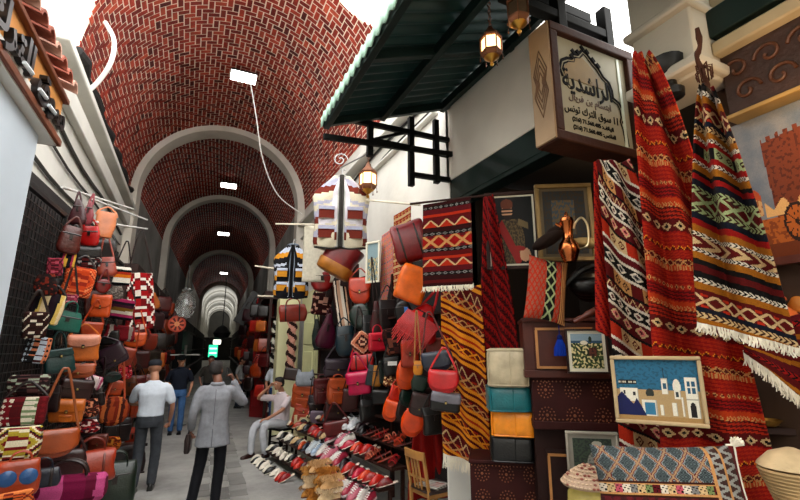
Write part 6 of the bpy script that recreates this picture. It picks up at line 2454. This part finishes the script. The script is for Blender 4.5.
# man in the white shirt and cap
Pw = onz(142, 490, 0)
J = dict(head=(.02, -.05, 1.64), neck=(.0, .01, 1.48), chest=(0, .02, 1.28), pelvis=(0, .01, .96),
         shl=(-.185, .02, 1.40), ell=(-.27, .03, 1.13), wrl=(-.25, -.10, .90), pnl=(1, .2, 0),
         shr=(.185, .01, 1.40), elr=(.27, -.10, 1.17), wrr=(.20, -.30, 1.12), pnr=(-1, 0, -.3),
         hipl=(-.09, .01, .91), knl=(-.11, -.03, .50), anl=(-.10, .02, .08), hipr=(.09, .01, .91), knr=(.10, .0, .49), anr=(.10, .16, .09))
person('man seen from behind in a white T-shirt, dark grey trousers and grey flat cap', Pw, PI - .05, J, WHITES, GREYT, SHOEB, (.1, -1, -.1), SKIN, None, ('#4a4c52', False), False, 'short', {'l': .7, 'r': .5}, build=1.0)

# man in navy polo facing us
Pn = onz(174, 434, 0)
J = dict(head=(.0, -.04, 1.64), neck=(.0, .0, 1.49), chest=(0, .0, 1.30), pelvis=(0, .0, .96),
         shl=(.18, .0, 1.41), ell=(.27, .06, 1.15), wrl=(.24, -.05, .92), pnl=(-1, 0, 0),
         shr=(-.18, .0, 1.41), elr=(-.27, .06, 1.15), wrr=(-.22, -.05, .93), pnr=(1, 0, 0),
         hipl=(.09, .0, .91), knl=(.10, -.02, .50), anl=(.10, .02, .08), hipr=(-.09, .0, .91), knr=(-.09, -.02, .50), anr=(-.09, .03, .08))
person('man facing us in a navy polo shirt, blue jeans and dark cap', Pn, -.05, J, NAVY, JEANS, SHOEB, (.05, -1, -.12), SKIN, None, ('#16181d', True), False, 'short', .5, collar=NAVY)

# seated man on a stool, turned toward the alley (local front -Y, turned to look left)
Pq = onz(277, 453, 0)
J = dict(head=(.0, -.05, 1.26), neck=(.0, .02, 1.10), chest=(0, .06, .90), pelvis=(0, .05, .56),
         shl=(.175, .04, 1.01), ell=(.25, -.12, .82), wrl=(.10, -.34, .66), hdl=(-.3, -1, -.1), pnl=(0, 0, -1),
         shr=(-.175, .02, 1.01), elr=(-.23, -.32, 1.0), wrr=(-.07, -.22, 1.20), hdr=(.35, .45, .75), pnr=(.6, .4, -.3),
         hipl=(.09, .02, .53), knl=(.12, -.42, .53), anl=(.11, -.36, .08), hipr=(-.09, .02, .53), knr=(-.11, -.44, .53), anr=(-.10, -.52, .08))
t, V, M = person('seated man in a pale pinkish shirt and light trousers, raising a hand to his face', Pq, -R(62), J, PINKW, PALEP, SHOEBR, (-.1, -1, -.1), SKIN, 'hair', None, False, 'short', {'l': .35, 'r': .6}, collar=PINKW)
# stool
st_ = thing('stool', 'black wooden stool under the seated man', 'stool', Pq + Matrix.Rotation(-R(62), 3, 'Z') @ Vector((0, .08, 0)), -R(62))
MB().box((0, 0, .425), (.38, .36, .035)).build('seat', BLACKWOOD, st_, bevel=.008)
for x in (-.16, .16):
    for y in (-.15, .15):
        MB().bar((x, y, 0), (x * .95, y * .95, .41), .035).build('leg', BLACKWOOD, st_)
for x in (-.155, .155):
    for z in (.14, .28):
        MB().bar((x, -.15, z), (x, .15, z), .022).build('stretcher', BLACKWOOD, st_)
for y in (-.145, .145):
    MB().bar((-.155, y, .2), (.155, y, .2), .022).build('stretcher', BLACKWOOD, st_)

# standing boy farther back, half turned, and two more people in the dim passage
def stander(label, px, py, rz, h, shirt, pants, face=(0, -1, -.1), arms=0, hair='hair', skin=SKIN):
    k = h / 1.75
    J = dict(head=(.0, -.04, 1.64), neck=(.0, .0, 1.49), chest=(0, .0, 1.30), pelvis=(0, .0, .96),
             shl=(.18, .0, 1.41), ell=(.25, -.02 - .1 * arms, 1.15), wrl=(.16, -.16 - .1 * arms, .98 + .14 * arms), pnl=(-1, 0, 0),
             shr=(-.18, .0, 1.41), elr=(-.26, .04, 1.15), wrr=(-.22, -.06, .93), pnr=(1, 0, 0),
             hipl=(.09, .0, .91), knl=(.10, -.02, .50), anl=(.12, .02, .08), hipr=(-.09, .0, .91), knr=(-.09, -.02, .50), anr=(-.09, .03, .08))
    P = onz(px, py, 0)
    t, V, M = person(label, P, rz, J, shirt, pants, SHOEB, face, skin, hair, None, False, 'short', .5, vox=.012)
    t.scale = (k, k, k)
    return t


stander('slim person in a grey T-shirt and dark jeans standing before the red stall', 238, 408, R(60), 1.62, mat('shirt_grey', '#8f8f8c', .9, 0, .2, 80, .1), mat('jeans_dark', '#232a3a', .9, 0, .3, 60, .2), arms=1)
stander('person in a white shirt and blue trousers standing behind the seated man', 274, 428, R(-15), 1.70, WHITES, mat('jeans_mid', '#26406a', .9, 0, .3, 60, .2))
stander('person in dark clothes in the dim passage behind the man in the grey jacket', 206, 418, R(10), 1.7, mat('shirt_dark', '#2a2620', .9, 0, .2, 80, .15), BLACKT, skin=SKIN2)

# ------------------------------------------------------------------ MIDDLE AND FAR STALLS
YEL = mat('pale_yellow_paint', '#cfd09c', .65, 0, .15, 14, .1)
# pale yellow wooden shutters between the white pilasters
t = thing('wooden_shutter', 'pale yellow panelled wooden shutters behind the orange backpacks', 'door', Vector((2.55, 9.75, 0)), -R(75))
for k in range(2):
    w0 = -.55 + k * .56
    d_ = MB().box((w0 + .27, 0, 1.35), (.54, .06, 2.7)).build('leaf', YEL, t, bevel=.006)
    for z, hh in ((.5, .6), (1.4, .9), (2.25, .5)):
        MB().box((w0 + .27, -.036, z), (.38, .02, hh)).build('panel', YEL, d_, bevel=.012)
MB().tube([(.0, -.05, 1.2), (.0, -.09, 1.22), (.0, -.09, 1.32), (.0, -.05, 1.34)], .01, 6).build('handle', STEEL, t)
g = MB()
g.box((2.15, 11.0, 1.55), (.5, .35, 3.1))
struct(g.build('wall_pier', CREAMW, bevel=.01))
g = MB()
g.box((2.75, 10.0, 3.0), (.5, 2.2, .5))
struct(g.build('trim_9', CREAMW, bevel=.01))
# striped hanging strip (bead strings) beside the pier
for k, (px, lab) in enumerate(((271, 'tall dark and white twisted strip hanging by the red stall'), (290, 'tall brown striped twisted strip hanging by the pale pier'))):
    D = 11.2 - k * 1.2
    o = MB()
    c2 = (lin('#d8d0c0'), lin('#1c1614')) if k == 0 else (lin('#c08a78'), lin('#2c1814'))
    L = 2.3 if k == 0 else 1.5
    o.grid(6, 120, lambda u, v: Vector(((u - .5) * .2 + .02 * math.sin(v * 40), .03 * math.sin(u * 6), v * L)), col=lambda u, v: c2[int((v * L * 8 + u * 1.4)) % 2])
    o = o.build('striped_hanging', WEAVE, loc=at(px, 412 if k == 0 else 372, D), rot=(0, 0, -.3), solid=.012, fix=False)
    tag(o, lab, 'hanging')
# red stall front
RED = mat('red_lacquer', '#8a1016', .5, 0, .2, 12, .2)
t = thing('red_stall_front', 'tall red painted stall door in the middle of the right side', 'door', onz(262, 418, 0), -R(50))
MB().box((0, .05, 1.7), (1.0, .08, 3.4)).build('leaf', RED, t, bevel=.01)
for x in (-.25, .25):
    for z in (.7, 1.7, 2.7):
        MB().box((x, .0, z), (.38, .03, .8)).build('panel', RED, t, bevel=.015)
# black projecting sign high on the right
t = thing('projecting_sign', 'black slanted sign board sticking out over the right stalls in the dim passage', 'sign', at(248, 308, 14), -.2, rot=(0, R(28), -.2))
MB().box((0, 0, 0), (.35, .08, 1.1)).build('board', BLACKM, t, bevel=.01)
MB().tube([(.1, 0, .5), (.5, 0, .3)], .02, 6).build('bracket', BLACKM, t)

# little bags hung in strings on both sides further in
protos = []
cols_ = ['#6a1c1c', '#a8501c', '#2a1a16', '#8a3a20', '#3a2a24', '#b83a2a', '#c07a3a', '#4a1a2a']
FARB = 'bags in the dim stalls'
kinds_ = ['satchel', 'tote', 'round', 'drop', 'saddle', 'pouch']
desc = ['dark red', 'orange', 'black', 'rust', 'grey-brown', 'scarlet', 'tan', 'plum']
for i, c in enumerate(cols_):
    pass


def simple_bag(kind, c, w, h):
    lm = leather(c)
    g = MB()
    e = PROF[kind][1]
    g.loft([superring(w * prof_at(kind, z)[0], w * .4 * prof_at(kind, z)[1], z * h, 16, e) for z in [i / 10 for i in range(11)]])
    return g, lm


pro = {}
kname = {'satchel': 'satchel', 'tote': 'tote_bag', 'round': 'round_bag', 'drop': 'shoulder_bag', 'saddle': 'saddle_bag', 'pouch': 'pouch'}
cnt = {}
PLs = {'left': [], 'right': []}
rr = random.Random(21)
rows = []
for side in ('left', 'right'):
    for i in range(46):
        rows.append((side, i))
for side, i in rows:
    yy = 1.0 if side == 'right' else -.4
    if side == 'left':
        P = Vector((-.92 + (i // 6) * .055 + rr.uniform(-.1, .16), 9.4 + (i // 6) * 1.05 + rr.uniform(-.3, .3), .7 + (i % 6) * .42 + rr.uniform(-.1, .1)))
    else:
        P = Vector((1.78 + rr.uniform(-.2, .12) + max(0, (12.2 + (i // 6) * 1.0 - 14)) * .05, 12.2 + (i // 6) * 1.0 + rr.uniform(-.3, .3), .7 + (i % 6) * .40 + rr.uniform(-.1, .1)))
    ci = rr.randrange(8)
    kd = kinds_[rr.randrange(6)]
    key = (ci, kd)
    lab = '%s %s among the bags hanging in the dim %s stall' % (desc[ci], kname[kd].replace('_', ' '), side)
    if key not in pro:
        t = thing(kname[kd], lab, 'bag', P, 0, None)
        g, lm = simple_bag(kd, cols_[ci], .30, .32)
        g.build('body', lm, t, smooth=60)
        MB().tube(smooth_path([(-.12, 0, .28), (-.1, 0, .36), (0, 0, .5), (.1, 0, .36), (.12, 0, .28)], 4), .01, 5).build('strap', STRAP, t)
        pro[key] = t
    else:
        t = copy_tree(pro[key])
        t.location = P
    t['label'] = lab
    t['group'] = '%s %ss in the dim %s stall' % (desc[ci], kname[kd].replace('_', ' '), side)
    t.rotation_euler = (0, 0, (R(25) if side == 'left' else -R(25)) + rr.uniform(-.3, .3))
    k_ = rr.uniform(.8, 1.25)
    t.scale = (k_, k_, k_)
# dark stall fronts behind them
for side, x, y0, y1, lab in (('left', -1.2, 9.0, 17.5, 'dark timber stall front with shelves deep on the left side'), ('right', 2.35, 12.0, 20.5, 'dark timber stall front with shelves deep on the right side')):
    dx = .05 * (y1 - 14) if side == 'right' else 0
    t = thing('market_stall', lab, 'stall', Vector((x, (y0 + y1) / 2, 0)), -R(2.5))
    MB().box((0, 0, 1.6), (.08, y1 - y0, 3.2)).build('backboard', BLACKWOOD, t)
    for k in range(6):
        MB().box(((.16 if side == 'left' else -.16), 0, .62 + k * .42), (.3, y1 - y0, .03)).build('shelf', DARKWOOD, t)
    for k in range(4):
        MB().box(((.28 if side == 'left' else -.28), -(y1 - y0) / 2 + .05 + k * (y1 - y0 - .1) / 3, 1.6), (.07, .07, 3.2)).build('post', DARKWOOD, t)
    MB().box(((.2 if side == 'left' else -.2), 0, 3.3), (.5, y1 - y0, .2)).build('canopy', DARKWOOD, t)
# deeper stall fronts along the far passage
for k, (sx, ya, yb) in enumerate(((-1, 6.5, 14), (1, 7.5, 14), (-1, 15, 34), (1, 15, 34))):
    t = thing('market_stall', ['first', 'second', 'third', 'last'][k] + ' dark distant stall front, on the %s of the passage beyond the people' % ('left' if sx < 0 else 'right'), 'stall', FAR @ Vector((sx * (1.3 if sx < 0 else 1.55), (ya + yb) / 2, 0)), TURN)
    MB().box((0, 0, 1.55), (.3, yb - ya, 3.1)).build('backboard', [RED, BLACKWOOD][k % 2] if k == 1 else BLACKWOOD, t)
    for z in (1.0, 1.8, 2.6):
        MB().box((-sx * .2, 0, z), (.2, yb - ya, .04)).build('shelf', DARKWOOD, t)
# glass jar lamp, red round sign, green sign, bright sign
t = thing('glass_lantern', 'big clear glass jar lantern hanging on the left of the dim passage', 'lantern', at(185, 310, 11.5), 0)
MB().lathe([(.03, -.22), (.18, -.18), (.24, .0), (.26, .15), (.2, .35), (.12, .45), (.14, .52), (.05, .58)], 18).build('glass', mat('milky_glass', '#b8bab6', .15, 0, .3, 12, .2, coat=.5), t)
MB().tube([(0, 0, .58), (0, 0, 1.2)], .012, 6).build('chain', BLACKM, t)
t = thing('round_plaque', 'round red wheel shaped plaque below the glass jar lantern', 'plaque', at(177, 324, 11.3), 0)
PQ = painted('plaque_paint', .6, 60, .1, .3, .1)
g = MB()


def plq(u, v):
    a, r_ = u * 2 * PI, v
    if r_ > .82:
        return lin('#b0402c')
    return lin('#c85a3c') if math.sin(a * 8) > 0 and r_ > .3 else lin('#5a1a14') if r_ > .3 else lin('#d88a5a')


g.grid(48, 10, lambda u, v: Vector((.21 * v * math.cos(2 * PI * u) + 1e-5, 0, .21 * v * math.sin(2 * PI * u))), col=plq)
g.build('disc', PQ, t, solid=.03)
t = thing('green_sign', 'glowing green sign over the dim passage', 'sign', at(213, 351, 22), 0)
MB().box((0, 0, 0), (.42, .08, .6)).build('panel', mat('green_glow', '#1d9a6a', .4, emit='#2fd49a', es=1.0, bump=0), t, bevel=.02)
for z in (.12, -.1):
    MB().box((0, -.05, z), (.34, .02, .07)).build('bar', mat('pale_green_glow', '#c8f0dc', .4, emit='#c8ffe8', es=1.2, bump=0), t)
t = thing('lit_sign', 'small bright white lit sign above the green one', 'sign', at(217, 342, 26), 0)
MB().box((0, 0, 0), (.42, .1, .26)).build('panel', mat('white_glow', '#f4f0e6', .4, emit='#fff8e8', es=1.6, bump=0), t, bevel=.02)
t = thing('hanging_lamp', 'dark hanging lamp silhouetted against the pale end of the passage', 'lamp', at(222, 333, 20), 0)
MB().lathe([(.05, -.3), (.3, -.2), (.38, .0), (.2, .25), (.05, .35)], 14).build('shade', BLACKM, t)
MB().tube([(0, 0, .35), (0, 0, 2.6)], .02, 6).build('chain', BLACKM, t)
gm = MATS['milky_glass'].node_tree.nodes['Principled BSDF']
gm.inputs['Transmission Weight'].default_value = .75
# metal stand with brass bits below the plaque
t = thing('metal_stand', 'slim grey metal stand with crossbar among the left stalls behind the navy polo man', 'stand', onz(178, 425, 0), 0)
MB().tube([(0, 0, 0), (0, 0, 2.0)], .03, 8).build('pole', STEEL, t)
MB().bar((-.35, 0, 1.75), (.35, 0, 1.75), .03).build('crossbar', STEEL, t)
MB().lathe([(.2, 0), (.2, .03), (.03, .05)], 14).build('foot', STEEL, t)
# ------------------------------------------------------------------ LIGHT
w = bpy.data.worlds.new('overcast_sky')
S.world = w
w.use_nodes = True
nt = w.node_tree
bg = nt.nodes['Background']
bg.inputs['Color'].default_value = (1.0, .985, .96, 1)
bg.inputs['Strength'].default_value = 3.2


def area(name, P, rot, sx, sy, power, c=(1, 1, 1)):
    d = bpy.data.lights.new(name, 'AREA')
    d.shape = 'RECTANGLE'
    d.size = sx
    d.size_y = sy
    d.energy = power
    d.color = c
    o = bpy.data.objects.new(name, d)
    COL.objects.link(o)
    o.location = P
    o.rotation_euler = rot
    return o


def point(name, P, power, c=(1, .75, .45), r=.05):
    d = bpy.data.lights.new(name, 'POINT')
    d.energy = power
    d.color = c
    d.shadow_soft_size = r
    o = bpy.data.objects.new(name, d)
    COL.objects.link(o)
    o.location = P
    return o


# fluorescent panels of the vault
for lab, x, y, z, wd, far in SP:
    P = (FAR @ Vector((x, y, z - .06))) if far else Vector((x, y, z - .06))
    area('panel_light', P, (R(-14), 0, 0), wd, wd * .5, 5 if far else 18)
point('lantern_light', at(490, 50, 3.7), 6)
point('shop_lamp', Vector((2.9, 1.0, 3.3)), 9, (1, .62, .3), .08)
point('shop_lamp', Vector((4.2, 3.2, 3.9)), 5, (1, .7, .4), .1)
S.view_settings.view_transform = 'Standard'
S.view_settings.look = 'None'
S.view_settings.exposure = 0.85
S.view_settings.gamma = 1.0
S.view_settings.use_curve_mapping = False
for k in range(3):
    area('far_vault_fill', FAR @ Vector((0, 42 + k * 12, 5.2)), (PI, 0, 0), 1.2, 6, 80)  # added upward fill without fixtures, brightens the pale far vault
